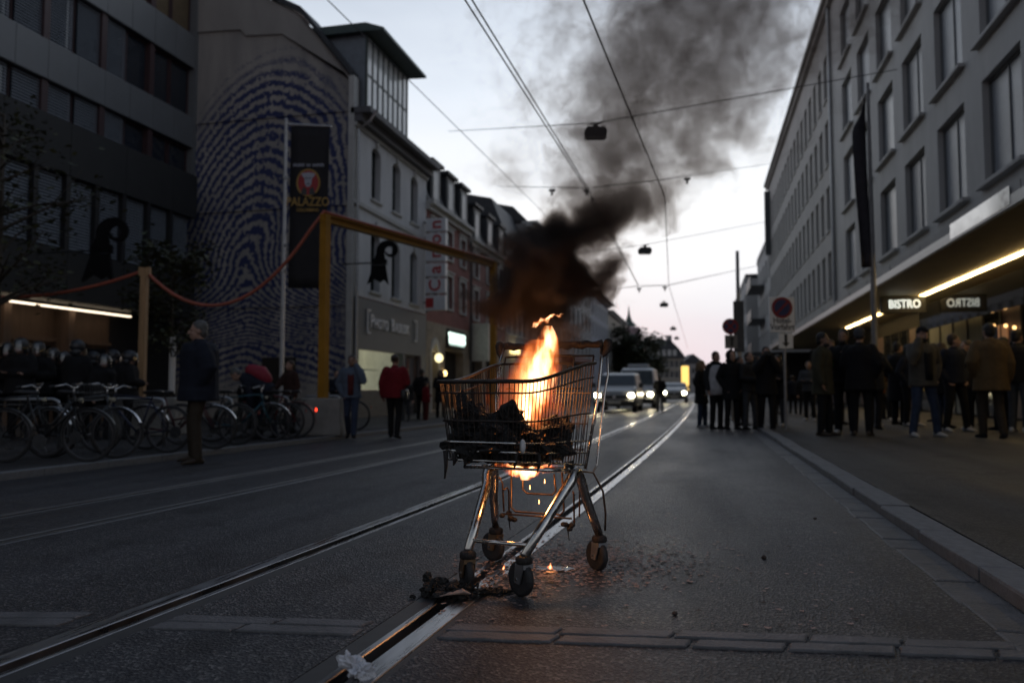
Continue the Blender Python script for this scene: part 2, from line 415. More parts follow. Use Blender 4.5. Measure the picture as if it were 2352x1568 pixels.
# ------------------------------------------------------------------ buildings
def holes(mb, W, z0, z1, rects, dep, u0=0.0):    # wall face with openings and reveals; street side is -y
    us = sorted({u0, W} | {q for r in rects for q in r[:2]}); zs = sorted({z0, z1} | {q for r in rects for q in r[2:4]})
    us = [q for q in us if u0 <= q <= W]; zs = [q for q in zs if z0 <= q <= z1]
    for i in range(len(us) - 1):
        for j in range(len(zs) - 1):
            cu, cz = (us[i] + us[i + 1]) / 2, (zs[j] + zs[j + 1]) / 2
            if any(r[0] < cu < r[1] and r[2] < cz < r[3] for r in rects): continue
            mb.add([(us[i], 0, zs[j]), (us[i + 1], 0, zs[j]), (us[i + 1], 0, zs[j + 1]), (us[i], 0, zs[j + 1])], [(0, 1, 2, 3)])
    for a, b, c, d in rects:
        mb.add([(a, 0, c), (b, 0, c), (b, 0, d), (a, 0, d), (a, dep, c), (b, dep, c), (b, dep, d), (a, dep, d)],
               [(0, 1, 5, 4), (1, 2, 6, 5), (2, 3, 7, 6), (3, 0, 4, 7)])
WCACHE = {}
def window(parent, r, dep, frame, glass=GLASS, bars=(1, 0), sill=None, surround=None, fw=0.06, proud=0.08, sillw=0.1, blind=None):
    a, b, c, d = r; W, Hh = round(b - a, 3), round(d - c, 3)
    key = (W, Hh, dep, frame.name, bars, sill and sill.name, surround and surround.name, fw, proud, sillw, glass.name, blind and blind.name)
    if key not in WCACHE:
        f = MB(); y0, y1 = dep - 0.07, dep
        f.box(0, fw, y0, y1, 0, Hh); f.box(W - fw, W, y0, y1, 0, Hh); f.box(fw, W - fw, y0, y1, 0, fw); f.box(fw, W - fw, y0, y1, Hh - fw, Hh)
        for i in range(bars[0]):
            x = W * (i + 1) / (bars[0] + 1); f.box(x - fw * .4, x + fw * .4, y0 + .01, y1 - .01, fw, Hh - fw)
        for i in range(bars[1]):
            z = Hh * (i + 1) / (bars[1] + 1); f.box(fw, W - fw, y0 + .015, y1 - .012, z - fw * .3, z + fw * .3)
        parts = [('pane', MB().box(fw * .5, W - fw * .5, dep - .03, dep - .02, fw * .5, Hh - fw * .5).mesh('pane', glass))]
        if sill: parts.append(('sill', MB().bbox(-sillw, W + sillw, -proud, dep - 0.072, -0.09, -0.003, .012).mesh('sill', sill)))
        if surround:
            s = MB(); sw = .16
            s.box(-sw, -.002, -.05, .0, -.0, Hh + sw); s.box(W + .002, W + sw, -.05, .0, 0, Hh + sw); s.box(-.002, W + .002, -.05, 0, Hh + .002, Hh + sw)
            s.box(-sw - .05, W + sw + .05, -.11, 0, Hh + sw + .002, Hh + sw + .07)
            parts.append(('surround', s.mesh('surround', surround)))
        if blind:
            s = MB(); nz = int(Hh / .085)
            for i in range(nz):
                z = Hh - .05 - i * .085
                if z > .06: s.add([(fw, dep - .16, z - .035), (W - fw, dep - .16, z - .035), (W - fw, dep - .115, z + .03), (fw, dep - .115, z + .03)], [(0, 1, 2, 3)])
            parts.append(('blind', s.mesh('blind', blind)))
        WCACHE[key] = (f.mesh('window', frame), parts)
    fm, parts = WCACHE[key]
    o = inst(fm, 'window', parent, (a, 0, c))
    for nme, me in parts: inst(me, nme, o)
    return o

# ---- right: long pale modernist block with an arcade canopy
RX, RY0, RY1, RTOP = 5.6, 4.0, 67.0, 17.3
STONE = mat('pale_stone_cladding', (0.40, 0.40, 0.40), 0.75, var=0.12, scale=1.2, stretch=(1, 1, 0.35), bump=0.12, bscale=30)
STONE2 = mat('render_facade', (0.40, 0.395, 0.385), 0.8, var=0.12, scale=1.0, stretch=(1, 1, 0.35), bump=0.1, bscale=30)
SLATE = mat('slate_roof', (0.035, 0.038, 0.045), 0.6, var=0.3, scale=4, bump=0.3, bscale=40)
FASC = mat('fascia_metal', (0.20, 0.21, 0.22), 0.3, 0.7, var=0.12, scale=2)
SOFF = mat('soffit_panel', (0.42, 0.36, 0.25), 0.6, var=0.1, scale=2)
CURT = mat('pale_curtain_glass', (0.27, 0.29, 0.32), 0.4, var=0.2, scale=1.5, spec=0.5)
CURT2 = mat('drawn_curtain_glass', (0.26, 0.27, 0.29), 0.4, var=0.25, scale=2.0, stretch=(7, 7, .3))
CURT3 = mat('dim_room_glass', (0.18, 0.20, 0.225), 0.3, var=0.35, scale=1.2)
ALU = mat('aluminium_frame', (0.15, 0.16, 0.17), 0.5, 0.2, var=0.1)
rb = thing('office_block', 'long pale stone block with rows of windows above a lit arcade canopy', 'building', (RX, RY1, 0), R(-90))
WR = RY1 - RY0; SPLIT = RY1 - 35.5               # local u runs from the far end towards the viewer
rects, rows = [], [4.85, 7.75, 10.65, 13.55]
big, small = [], []
for z in rows:
    u = SPLIT - 0.9
    while u > 1.2: small.append((u - 1.0, u, z + (0.1), z + 2.05)); u -= 1.7
    y = 33.15
    while y > RY0 + 3:
        u = RY1 - y; big.append((u + 0.2, u + 2.2, z + 0.1, z + 2.2)); y -= 3.1
mb = MB(); holes(mb, SPLIT, 4.25, RTOP, small, .22)
mb.build('wall', STONE2, rb)
mb = MB(); holes(mb, WR, 4.25, RTOP, big, .2, SPLIT)
mb.build('wall', STONE, rb)
for i, r in enumerate(small): window(rb, r, .22, ALU, (CURT2, CURT, CURT3)[(i * 5 + i // 4) % 3], (0, 0), STONE2, fw=.05, proud=.06, sillw=.05)
for i, r in enumerate(big): window(rb, r, .2, ALU, (CURT, CURT2, CURT3, CURT)[(i * 7 + i // 9) % 4], ((0, 0), (1, 0), (0, 0))[(i // 3) % 3], STONE, fw=.06, proud=.14, sillw=.16)
MB().box(-0.02, WR, -.35, .6, RTOP, RTOP + .22).box(-.02, WR, -.2, 0, RTOP - .2, RTOP).build('cornice', STONE2, rb)
MB().box(SPLIT - .12, SPLIT + .12, -.12, 0, 4.3, RTOP - .2).build('pilaster', STONE, rb)
MB().box(0, WR, .45, 14, 4.3, RTOP).build('core', STONE2, rb)
MB().tube([(SPLIT + .3, -.1, 4.4), (SPLIT + .3, -.1, RTOP - .1)], .06, 8).build('downpipe', GALV, rb)
# canopy: fascia, soffit, strip light
MB().box(4.0, WR, -.42, .05, 4.02, 4.33).build('fascia', STONE2, rb)
MB().box(4.0, WR, -.45, -.424, 3.96, 4.16).build('fascia_trim', FASC, rb)
u = 6.0
while u < WR:
    MB().box(u - .012, u + .012, -.428, -.40, 4.17, 4.332).build('joint_cover', DARKM, rb); u += 3.1
MB().box(RY1 - 18.2, RY1 - 14.9, -.458, -.4505, 4.0, 4.32).build('polished_plate', mat('polished_plate', (.55, .56, .56), .2, 1.0, var=.1, rvar=.08), rb)
MB().box(4.0, WR, -.42, 3.4, 3.93, 3.958).build('soffit', SOFF, rb)
led_r = mat('strip_light', (0.9, 0.8, 0.5), 0.5, emit=(1.0, 0.70, 0.30), estr=17.0)
MB().box(RY1 - 41.5, RY1 - 30.6, 1.36, 1.46, 3.88, 3.928).build('strip_light', led_r, rb)
MB().box(RY1 - 30.2, RY1 - 12.0, 1.36, 1.46, 3.88, 3.928).build('strip_light', led_r, rb)
# shop front under the canopy
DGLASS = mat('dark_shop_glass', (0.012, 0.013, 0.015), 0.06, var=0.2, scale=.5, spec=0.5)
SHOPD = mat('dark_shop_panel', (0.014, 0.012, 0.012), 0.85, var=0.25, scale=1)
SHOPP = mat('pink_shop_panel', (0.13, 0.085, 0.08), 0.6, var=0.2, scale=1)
sy = 2.6
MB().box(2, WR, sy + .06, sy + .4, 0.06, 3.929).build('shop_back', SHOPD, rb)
u, i = RY1 - 58, 0
CURTAIN = mat('shop_curtain', (0.20, 0.21, 0.2), 0.8, var=0.3, scale=6, stretch=(6, 1, .2))
while u < WR - 1.2:
    wdt = 1.45
    top = 3.3
    kind = i % 7
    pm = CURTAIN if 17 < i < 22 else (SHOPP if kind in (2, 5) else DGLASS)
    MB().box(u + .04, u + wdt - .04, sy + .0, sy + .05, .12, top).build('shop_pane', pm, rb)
    MB().box(u - .03, u + .03, sy - .05, sy + .055, .06, 3.3).build('mullion', DARKM, rb)
    u += wdt; i += 1
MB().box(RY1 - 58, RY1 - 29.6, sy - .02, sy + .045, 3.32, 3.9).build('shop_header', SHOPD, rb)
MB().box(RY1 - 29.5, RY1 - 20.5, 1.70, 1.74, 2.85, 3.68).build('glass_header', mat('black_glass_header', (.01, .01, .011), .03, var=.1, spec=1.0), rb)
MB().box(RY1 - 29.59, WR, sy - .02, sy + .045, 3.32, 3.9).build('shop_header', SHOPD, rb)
lampm = mat('warm_shop_lamp', (1, .8, .5), .5, emit=(1.0, .55, .2), estr=4)
for px, py in ((2000, 627), (2020, 626), (2090, 590), (2170, 567), (2282, 748), (2310, 748), (2330, 752), (2255, 560)):
    p = onx(px, py, RX + sy - .1); MB().ell((RY1 - p.y, sy - .1, p.z), (.05, .05, .05), n=8, m=6).build('shop_lamp', lampm, rb)
p = onx(2300, 770, RX + sy - .06)
MB().box(RY1 - p.y - .35, RY1 - p.y + .35, sy - .03, sy - .01, p.z - .5, p.z + .3).build('doorway_glow', mat('shop_glow', (.5, .3, .2), .6, emit=(1, .45, .2), estr=.18), rb)  # glowing panel stands in for warm light from inside the shop
MB().box(.05, .3, -.2, sy + .3, .06, 3.925).build('arcade_end_wall', SHOPD, rb)
# vertical blade sign at the far end
p = ony(1755, 440, RY1 - 2); q = ony(1771, 585, RY1 - 2)
bs = thing('blade_sign', 'tall dark vertical blade sign projecting at the far corner of the pale block', 'sign', (p.x, RY1 - 2, q.z))
MB().bbox(0, q.x - p.x, -.15, .15, 0, p.z - q.z, .03).build('panel', mat('blade_sign_paint', (.05, .06, .07), .5), bs)
MB().box(q.x - p.x, RX - p.x + .02, -.05, .05, .6, .7).box(q.x - p.x, RX - p.x + .02, -.05, .05, p.z - q.z - .7, p.z - q.z - .6).build('bracket', DARKM, bs)

# ---- simple street houses
def house(label, side, y0, y1, H, fx, wallm, roofm, rows, n, ww, framem, surm=None, shop=None, roof='mansard', rh=2.6, dormers=0, cat='building', deep=11, group=None, gl=GLASS, sill=True, roofover=.35, bars=(1, 1)):
    W = y1 - y0
    o = thing('street_house', label, cat, (fx, y0 if side == 'L' else y1, PAVE_L if side == 'L' else PAVE_R), R(90) if side == 'L' else R(-90), group)
    b = 0.0; rects = []
    for z0, z1 in rows:
        for i in range(n):
            u = W * (i + .5) / n; rects.append((u - ww / 2, u + ww / 2, z0, z1))
    gz = shop if shop else 0
    mb = MB(); holes(mb, W, gz, H, rects, .18)
    mb.add([(0, 0, gz), (0, deep, gz), (0, deep, H), (0, 0, H)], [(0, 1, 2, 3)]); mb.add([(W, 0, gz), (W, deep, gz), (W, deep, H), (W, 0, H)], [(0, 1, 2, 3)])
    mb.build('wall', wallm, o)
    for r in rects: window(o, r, .18, framem, gl, bars, (surm or wallm) if sill else None, surm)
    MB().box(-.03, W + .03, -roofover, .3, H, H + .16).box(-.02, W + .02, -roofover * .5, .0, H - .22, H - .002).build('cornice', surm or wallm, o)
    if roof == 'mansard':
        prof = [(-.1, H + .162), (.9, H + rh), (deep * .5, H + rh + 1.0), (deep - .9, H + rh), (deep, H + .162)]
    elif roof == 'gable':
        prof = [(-.25, H + .162), (deep * .5, H + rh), (deep + .2, H + .162)]
    else:
        prof = [(-.05, H + .162), (-.05, H + .5), (deep, H + .5), (deep, H + .162)]
    k = len(prof)
    mb = MB(); mb.add([(0, y, z) for y, z in prof] + [(W, y, z) for y, z in prof], [tuple(range(k)), tuple(range(2 * k - 1, k - 1, -1))] + [(i, (i + 1) % k, (i + 1) % k + k, i + k) for i in range(k)])
    ro = mb.build('roof', roofm, o)
    for i in range(dormers):
        u = W * (i + .5) / dormers
        d = MB(); d.box(u - .62, u + .62, -.05, 1.6, H + .2, H + 1.95); d.box(u - .78, u + .78, -.2, 1.7, H + 1.952, H + 2.1)
        dm = d.build('dormer', roofm, o)
        f = MB(); f.box(u - .44, u - .36, -.09, -.052, H + .35, H + 1.75); f.box(u + .36, u + .44, -.09, -.052, H + .35, H + 1.75); f.box(u - .36, u + .36, -.09, -.052, H + 1.67, H + 1.75); f.box(u - .36, u + .36, -.09, -.052, H + .35, H + .43)
        f.build('dormer_frame', framem, dm); MB().box(u - .36, u + .36, -.07, -.055, H + .43, H + 1.67).build('pane', gl, dm)
    return o
LX, MY = -11.3, 24.6
PALE = mat('pale_render', (0.55, 0.56, 0.58), 0.85, var=0.14, scale=0.9, stretch=(1, 1, .4), bump=.1, bscale=25)
TRIM = mat('pale_stone_trim', (0.46, 0.46, 0.45), 0.8, var=0.1, scale=3)
BRICK = mat('red_brick_render', (0.22, 0.085, 0.075), 0.85, var=0.22, scale=2.0, bump=.15, bscale=60)
BRICK2 = mat('dark_red_render', (0.20, 0.085, 0.075), 0.85, var=0.2, scale=2.0, bump=.15, bscale=60)
GREYR = mat('grey_render', (0.27, 0.26, 0.26), 0.85, var=0.15, scale=1.2, bump=.1, bscale=25)
BLUER = mat('bluish_render', (0.33, 0.34, 0.40), 0.85, var=0.12, scale=1.2)
BEIGE = mat('beige_render', (0.30, 0.27, 0.23), 0.85, var=0.15, scale=1.2)
RUST = mat('rusticated_stone', (0.30, 0.26, 0.21), 0.85, var=0.2, scale=2, bump=.25, bscale=20)
GREENF = mat('dark_green_frame', (0.04, 0.055, 0.055), 0.5, var=.15)
yA, yB, yC = onx(977, 800, LX).y, onx(1076, 800, LX).y, onx(1147, 800, LX).y

# photo shop house: three tall arched openings per floor, glazed studio in the roof
HB = 10.3
ph = thing('photo_shop_house', 'pale rendered house with arched windows, glazed roof studio and grey shop front', 'building', (LX, MY, PAVE_L), R(90))
WP = yA - MY; rects = []
for z0, z1 in ((4.45, 6.55), (7.75, 9.65)):
    for k in range(3): u = WP * (.26 + .27 * k); rects.append((u - .42, u + .42, z0, z1))
mb = MB(); holes(mb, WP, 4.15, HB, rects, .3); mb.build('wall', PALE, ph)
for a, b, c, d in rects:
    o = window(ph, (a, b, c, d), .3, GREENF, GLASS, (1, 1), TRIM, None, fw=.05)
    ar = MB(); m = (a + b) / 2; seg = 8
    for sgn in (-1, 1):                           # rounded spandrels close the corners of the head
        poly = [(m + sgn * .42, d - .28)] + [(m + sgn * .42 * math.cos(t * math.pi / 2 / seg), d - .28 + .28 * math.sin(t * math.pi / 2 / seg)) for t in range(1, seg + 1)] + [(m + sgn * .42, d)]
        ar.prism(poly, .002, .18)
    ar.build('arch_corner', PALE, ph)
    s = MB(); s.box(m - .07, m + .07, -.07, 0, d + .02, d + .42); s.build('keystone', TRIM, ph)
MB().box(-.05, WP, -.09, 0, 7.22, 7.36).build('string_course', TRIM, ph)
MB().box(-.1, WP + .02, -.62, .1, HB, HB + .2).box(-.05, WP, -.3, 0, HB - .26, HB - .002).build('cornice', mat('dark_eaves', (.10, .10, .11), .7), ph)
MB().box(-.05, WP, -.1, 0, 9.9, 10.02).build('string_course', TRIM, ph)
MB().tube([(.12, -.75, HB + .1), (.12, -.5, HB - .25), (.12, -.1, HB - .5), (.12, -.1, .3)], .05, 8).build('downpipe', GALV, ph)
# roof studio: slanted glazing over the front half
s0, s1 = HB + .2, HB + 2.95
GLZ = mat('studio_glass', (0.62, 0.64, 0.66), 0.12, var=.12, scale=1.5, spec=.6)  # pale base colour stands in for sky light seen through the panes
su0, su1 = .45, onx(922, 250, LX).y - MY
stf = MB(); nb = 8
for k in range(nb + 1):
    u = su0 + (su1 - su0) * k / nb
    stf.obox((u, -.22, (s0 + s1) / 2), (.07 if k % 2 == 0 else .045, .08, s1 - s0), Matrix.Identity(3))
for z in (s0 + .04, s0 + 1.35, s1 - .04): stf.box(su0 - .04, su1 + .04, -.245, -.195, z - .04, z + .04)
sf = stf.build('studio_frame', GREENF, ph)
for k in range(nb):
    u = su0 + (su1 - su0) * k / nb; w2 = (su1 - su0) / nb
    for za, zb in ((s0 + .085, s0 + 1.305), (s0 + 1.395, s1 - .085)): MB().box(u + .04, u + w2 - .04, -.225, -.215, za, zb).build('pane', GLZ, sf)
MB().prism([(-.28, s1 + .30), (-.95, s1 + .06), (-.95, s1 - .04), (-.1, s1 + .0), (3.2, s1 + .0), (3.2, s1 + .3)], su0 - .28, su1 + .22, Matrix(((0, 1, 0, 0), (1, 0, 0, 0), (0, 0, 1, 0), (0, 0, 0, 1)))).build('studio_roof', mat('verdigris_sheet', (.06, .085, .085), .5, .2), ph)
MB().prism([(-.19, s0), (-.19, s1 - .01), (2.6, s1 - .01), (1.0, s0)], su0 - .02, su0 + .04, Matrix(((0, 1, 0, 0), (1, 0, 0, 0), (0, 0, 1, 0), (0, 0, 0, 1)))).build('studio_cheek', mat('zinc_sheet', (.16, .18, .21), .45, .4), ph)
MB().prism([(-.19, s0), (-.19, s1 - .01), (2.6, s1 - .01), (1.0, s0)], su1 - .04, su1 + .02, Matrix(((0, 1, 0, 0), (1, 0, 0, 0), (0, 0, 1, 0), (0, 0, 0, 1)))).build('studio_cheek', MATS['zinc_sheet'], ph)
# shop front
GREYS = mat('grey_shop_fascia', (0.12, 0.13, 0.14), 0.6, var=.08, scale=1)
sw = (.42, 4.6, .95, 2.35); dr = (4.75, 6.6, .0, 2.35)
mb = MB(); holes(mb, WP - .1, .0, 4.1, [sw, dr], .35); bo = mb.build('shop_fascia', GREYS, ph, False, (0, -.06, 0))
MB().box(.3, 4.7, -.12, -.062, .0, .93).build('plinth', mat('stone_plinth', (.13, .12, .11), .8), ph)
glow = mat('glowing_display_wall', (.7, .68, .6), .8, var=.35, scale=1.2, emit=(.95, .86, .62), estr=.22)  # case walls glow by themselves, in place of the shop's interior light
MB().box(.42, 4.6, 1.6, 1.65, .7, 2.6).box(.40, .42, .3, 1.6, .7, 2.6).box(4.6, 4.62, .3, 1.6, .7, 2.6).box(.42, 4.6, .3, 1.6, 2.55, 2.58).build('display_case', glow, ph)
MB().box(.42, 4.6, .3, 1.6, .9, .94).box(.5, 4.5, .9, 1.5, 1.7, 1.73).build('display_shelf', WHITEP, ph)
lampw = mat('display_lamp', (1, 1, .9), .5, emit=(1, .95, .75), estr=6)
for u, z in ((.75, 1.95), (.95, 2.05), (.7, 1.65), (1.0, 1.02), (1.35, 1.05), (1.45, 1.12), (.9, 1.08)): MB().ell((u, .7, z), (.06, .06, .06), n=8, m=6).build('display_lamp', lampw, ph)
MB().box(.44, 4.58, .22, .235, .97, 2.33).build('shop_window', clear_glass('shop_glass'), ph)
MB().box(4.78, 6.58, 1.2, 1.25, .0, 2.34).build('entrance_back', SHOPD, ph)
MB().box(4.78, 4.86, .1, .18, .02, 2.34).box(5.62, 5.7, .1, .18, .02, 2.34).box(6.5, 6.58, .1, .18, .02, 2.34).box(4.86, 6.5, .1, .18, 2.26, 2.34).build('door_frame', DARKM, ph)
MB().box(4.95, 5.4, .5, .53, 1.55, 1.95).build('red_neon_sign', mat('red_neon', (.8, .1, .05), .5, emit=(1, .09, .04), estr=1.6), ph)
SIGNW = mat('grey_white_lettering', (.70, .72, .75), .5, var=.05)
tx = 1.32
for wd, sz in (('P', .66), ('HOTO', .50), (None, .26), ('B', .66), ('ASILISK', .50)):
    if wd is None: tx += sz; continue
    to_ = text('shop_lettering', wd, sz, SIGNW, ph, T(0, -.10, 3.1 + sz * .36), .04, .006, .9, 'LEFT')
    xs_ = [q.co.x for q in to_.data.vertices]; to_.location.x = tx - min(xs_); tx += max(xs_) - min(xs_) + .06
br = MB()
for u, s in ((1.05, 1), (5.95, -1)): br.box(u - .03, u + .03, -.12, -.08, 2.9, 3.75).box(min(u, u + .25 * s), max(u, u + .25 * s), -.12, -.08, 3.69, 3.75).box(min(u, u + .25 * s), max(u, u + .25 * s), -.12, -.08, 2.9, 2.96)
br.build('bracket_mark', SIGNW, ph)
# red vertical sign made of stacked boxes
cs = thing('box_sign', 'tall column of white light boxes with red letters between the pale and the brick house', 'sign', (LX, yA - .25, 0))
LBOX = mat('white_light_box', (.66, .68, .72), .4, var=.06); REDL = mat('red_lettering', (.42, .03, .035), .5, var=.08)
pt, pb = onx(960, 490, LX + .5), onx(960, 708, LX + .5)
cells = [(490, 521, 'n'), (525, 592, None), (525, 555, 'o'), (556, 592, 'n'), (596, 628, 'a'), (632, 667, 'C'), (672, 708, '')]
z_of = lambda py: onx(978, py, LX + .45).z
for a, b, ch in cells:
    if ch is None: continue
    za, zb = z_of(a), z_of(b)
    bx = MB().bbox(.12, 1.0, -.14, .14, zb + .01, za - .01, .02).build('light_box', LBOX, cs)
    if ch: text('letter', ch, .78 if ch != 'C' else .72, REDL, bx, T(.56, -.15, (za + zb) / 2) @ Matrix.Rotation(R(-90), 4, 'Y'), .02, .01)
    else: MB().box(.14, .48, -.155, -.145, zb + .12, za - .12).build('red_patch', REDL, bx)
MB().box(.1, .16, -.04, .04, z_of(708) - .1, z_of(490) + .1).box(-.02, .1, -.03, .03, z_of(500), z_of(500) + .06).box(-.02, .1, -.03, .03, z_of(690), z_of(690) + .06).build('spine', DARKM, cs)

h1 = house('narrow brick red house with pale window surrounds and dark dormers', 'L', yA + .01, yB, 8.9, LX, BRICK, SLATE, ((4.7, 6.2), (7.0, 8.3)), 3, .85, TRIM, TRIM, 3.9, 'mansard', 2.6, 3, gl=CURT)
def ground_floor(o, W, H, m, openings, extra=None):
    mb = MB(); holes(mb, W, 0, H, openings, .4); mb.build('ground_floor_wall', m, o)
    for a, b, c, d in openings: MB().box(a, b, .42, .45, c, d).build('opening_back', SHOPD, o)
W1 = yB - yA
ground_floor(h1, W1, 3.9, RUST, [(.7, 1.7, .1, 2.6), (2.6, 5.6, .1, 2.75)])
for k in range(9): MB().box(.0, .65, -.035, 0, .3 + k * .4, .3 + k * .4 + .36).build('quoin_block', RUST, h1)
a = MB(); a.prism([(.55, 0), (.55, 2.7), (.8, 3.1), (1.2, 3.25), (1.6, 3.1), (1.85, 2.7), (1.85, 0), (1.7, 0), (1.7, 2.6), (1.2, 3.0), (.7, 2.6), (.7, 0)], -.06, -.002); a.build('door_surround', TRIM, h1)
lit = mat('white_neon_sign', (1, 1, 1), .5, emit=(.80, 1.0, .90), estr=2.6)
nb = MB().box(2.75, 5.2, -.16, -.02, 2.9, 3.75).build('sign_box', BLACKM, h1)
text('sign_lettering', 'THAI BOOKS', .62, lit, nb, T(3.97, -.17, 3.32), .03, .022, .72)
MB().box(2.8, 3.93, -.172, -.165, 3.02, 3.62).box(4.0, 5.14, -.172, -.165, 3.02, 3.62).build('lit_panel', mat('lit_sign_panel', (.7, .9, .8), .5, emit=(.75, 1, .88), estr=.9), nb)
wl = mat('warm_wall_lamp', (1, .85, .5), .5, emit=(1, .66, .25), estr=5)
MB().ell((1.2, -.2, 2.35), (.22, .18, .2), n=12, m=8).build('globe_lamp', mat('globe_lamp', (1, .9, .6), .5, emit=(1, .85, .45), estr=2.2), h1)
for z in (1.3, .75): MB().ell((2.3, -.12, z + .4), (.11, .1, .13), n=8, m=6).build('wall_lamp', wl, h1)
h2 = house('second brick red house with pale surrounds beside the bright shop sign', 'L', yB + .01, yC + 1.5, 8.5, LX, BRICK2, SLATE, ((4.6, 6.1), (6.8, 8.0)), 3, .85, TRIM, TRIM, 3.8, 'mansard', 2.2, 3, gl=CURT)
W2 = yC + 1.5 - yB
ground_floor(h2, W2, 3.8, RUST, [(.6, 2.6, .1, 2.6), (3.4, 5.6, .1, 2.6)])
MB().box(.5, 2.8, -.16, -.02, 2.75, 3.5).build('shop_board', mat('bluish_board', (.2, .23, .3), .5), h2)
bd = MB().box(.1, .35, -1.0, -.1, 2.4, 4.3).build('projecting_board', mat('pale_board', (.42, .41, .38), .5), h2)
MB().tube([(-.1, -.15, .1), (-.1, -.15, 8.4)], .06, 8).build('downpipe', DARKM, h2)
yD = yC + 1.5
h3 = house('grey rendered house with steep dark roof behind the smoke', 'L', yD + .01, 52, 10.0, LX, GREYR, SLATE, ((4.4, 5.9), (6.7, 8.2)), 4, .95, TRIM, TRIM, 0, 'mansard', 2.6, 0, gl=GLASS)
hotm = mat('warm_small_sign', (1, .8, .4), .5, emit=(1, .75, .3), estr=3)
MB().box(1.0, 2.6, -.3, -.05, 3.2, 3.6).build('lit_sign', hotm, h3)
h4 = house('tall dark grey street house with deep eaves past the smoke', 'L', 52.01, 85, 12.2, LX, GREYR, SLATE, ((4.4, 6.0), (7.0, 8.6), (9.6, 11.2)), 12, 1.0, TRIM, TRIM, 0, 'mansard', 1.2, 0, roofover=.8)
MB().box(14, 26, -1.0, 0, 3.4, 3.9).build('red_awning', mat('dull_red_canvas', (.16, .05, .045), .8), h4)
h5 = house('bluish rendered street house beyond the tall grey one', 'L', 85.01, 101, 11.6, LX, BLUER, SLATE, ((4.4, 6.0), (6.9, 8.5), (9.2, 10.6)), 6, 1.0, TRIM, TRIM, 0, 'mansard', 1.0, 0, roofover=.9)
h6 = house('beige street house with far projecting eaves near the street end', 'L', 101.01, 122, 11.0, LX, BEIGE, SLATE, ((4.4, 6.0), (6.9, 8.5)), 7, 1.0, TRIM, TRIM, 0, 'mansard', 1.2, 0, roofover=.7)
MB().bbox(20.2, 21.2, -2.6, -.1, 6.8, 10.6, .3).build('pale_banner', mat('pale_red_banner', (.5, .36, .38), .7, var=.5, scale=.6), h6)
h7 = house('plum coloured house at the far left end of the street', 'L', 122.01, 160, 8.6, LX, mat('plum_render', (.16, .11, .13), .85), SLATE, ((3.4, 5.0), (6, 7.4)), 10, 1.0, TRIM, TRIM, 0, 'gable', 3.4, 0)
# right side beyond the pale block
w1 = house('white rendered house with balconies behind the blade sign', 'R', 72, 88, 14.2, RX + .5, mat('white_render', (.42, .42, .42), .85, var=.1), SLATE, ((4.6, 6.4), (7.8, 9.6), (11, 12.8)), 5, 1.4, DARKM, None, 0, 'flat', 1, 0, roofover=.1)
for z in (4.3, 7.5, 10.7): MB().box(2, 9, -1.3, -.02, z, z + .15).box(2, 9, -1.3, -1.24, z + .2, z + 1.1).build('balcony', DARKM, w1)
w2 = house('glassy office house with bright bays beyond the white house', 'R', 90, 122, 13.0, RX - .6, mat('white_render', (.42, .42, .42)), SLATE, ((3.8, 5.6), (6.6, 8.4), (9.4, 11.4)), 9, 2.0, DARKM, None, 0, 'flat', 1, 0, roofover=.1)
# far end of the street
fe = thing('corner_building', 'big corner house with dark mansard roof closing the street far away', 'building', (0, 0, 0))
e0, e1 = at(1492, 900, 230), at(1572, 900, 230)
fe.location = (e0.x, e0.y, 0); fe.rotation_euler = (0, 0, YAW - .05)
We = (e1 - e0).length
rects = [(We * (i + .5) / 7 - .6, We * (i + .5) / 7 + .6, z, z + 1.9) for z in (1.2, 4.6, 7.6) for i in range(7)]
mb = MB(); holes(mb, We, -.2, 10.2, rects, .2); mb.box(0, We, .3, 12, -.2, 10.2); mb.build('wall', BEIGE, fe)
for r in rects: window(fe, r, .2, TRIM, GLASS, (1, 1), TRIM)
MB().prism([(-.5, 10.2), (1.2, 14.0), (We * .25, 15.6), (We * .6, 15.6), (We * .85, 13), (We + .5, 10.2)], -.4, 12).build('roof', SLATE, fe)
for i in range(5):
    u = We * (.12 + .15 * i); MB().box(u - .5, u + .5, -.7, 1, 10.9, 12.6).build('dormer', TRIM, fe)
MB().box(We * .55, We * .68, 2, 4, 15, 17).build('chimney', GREYR, fe)
ch = thing('church_tower', 'slender church spire with open belfry rising over the far roofs', 'church', at(1446, 900, 190) * 1.0)
ch.location.z = 0
zz = lambda py: at(1446, py, 190).z
rr = 1.3
MB().box(-rr, rr, -rr, rr, 0, zz(757)).build('shaft', GREYR, ch)
pl_ = MB()
for sx in (-1, 1):
    for sy_ in (-1, 1): pl_.box(sx * rr * .8 - .2, sx * rr * .8 + .2, sy_ * rr * .8 - .2, sy_ * rr * .8 + .2, zz(757), zz(747))
pl_.build('belfry', GREYR, ch)
MB().lathe([(rr * 1.5, zz(747)), (rr * 1.15, zz(743)), (rr * .62, zz(737)), (.3, zz(722)), (.05, zz(700)), (0, zz(698))], 8).build('spire', mat('copper_spire', (.05, .075, .065), .6), ch)
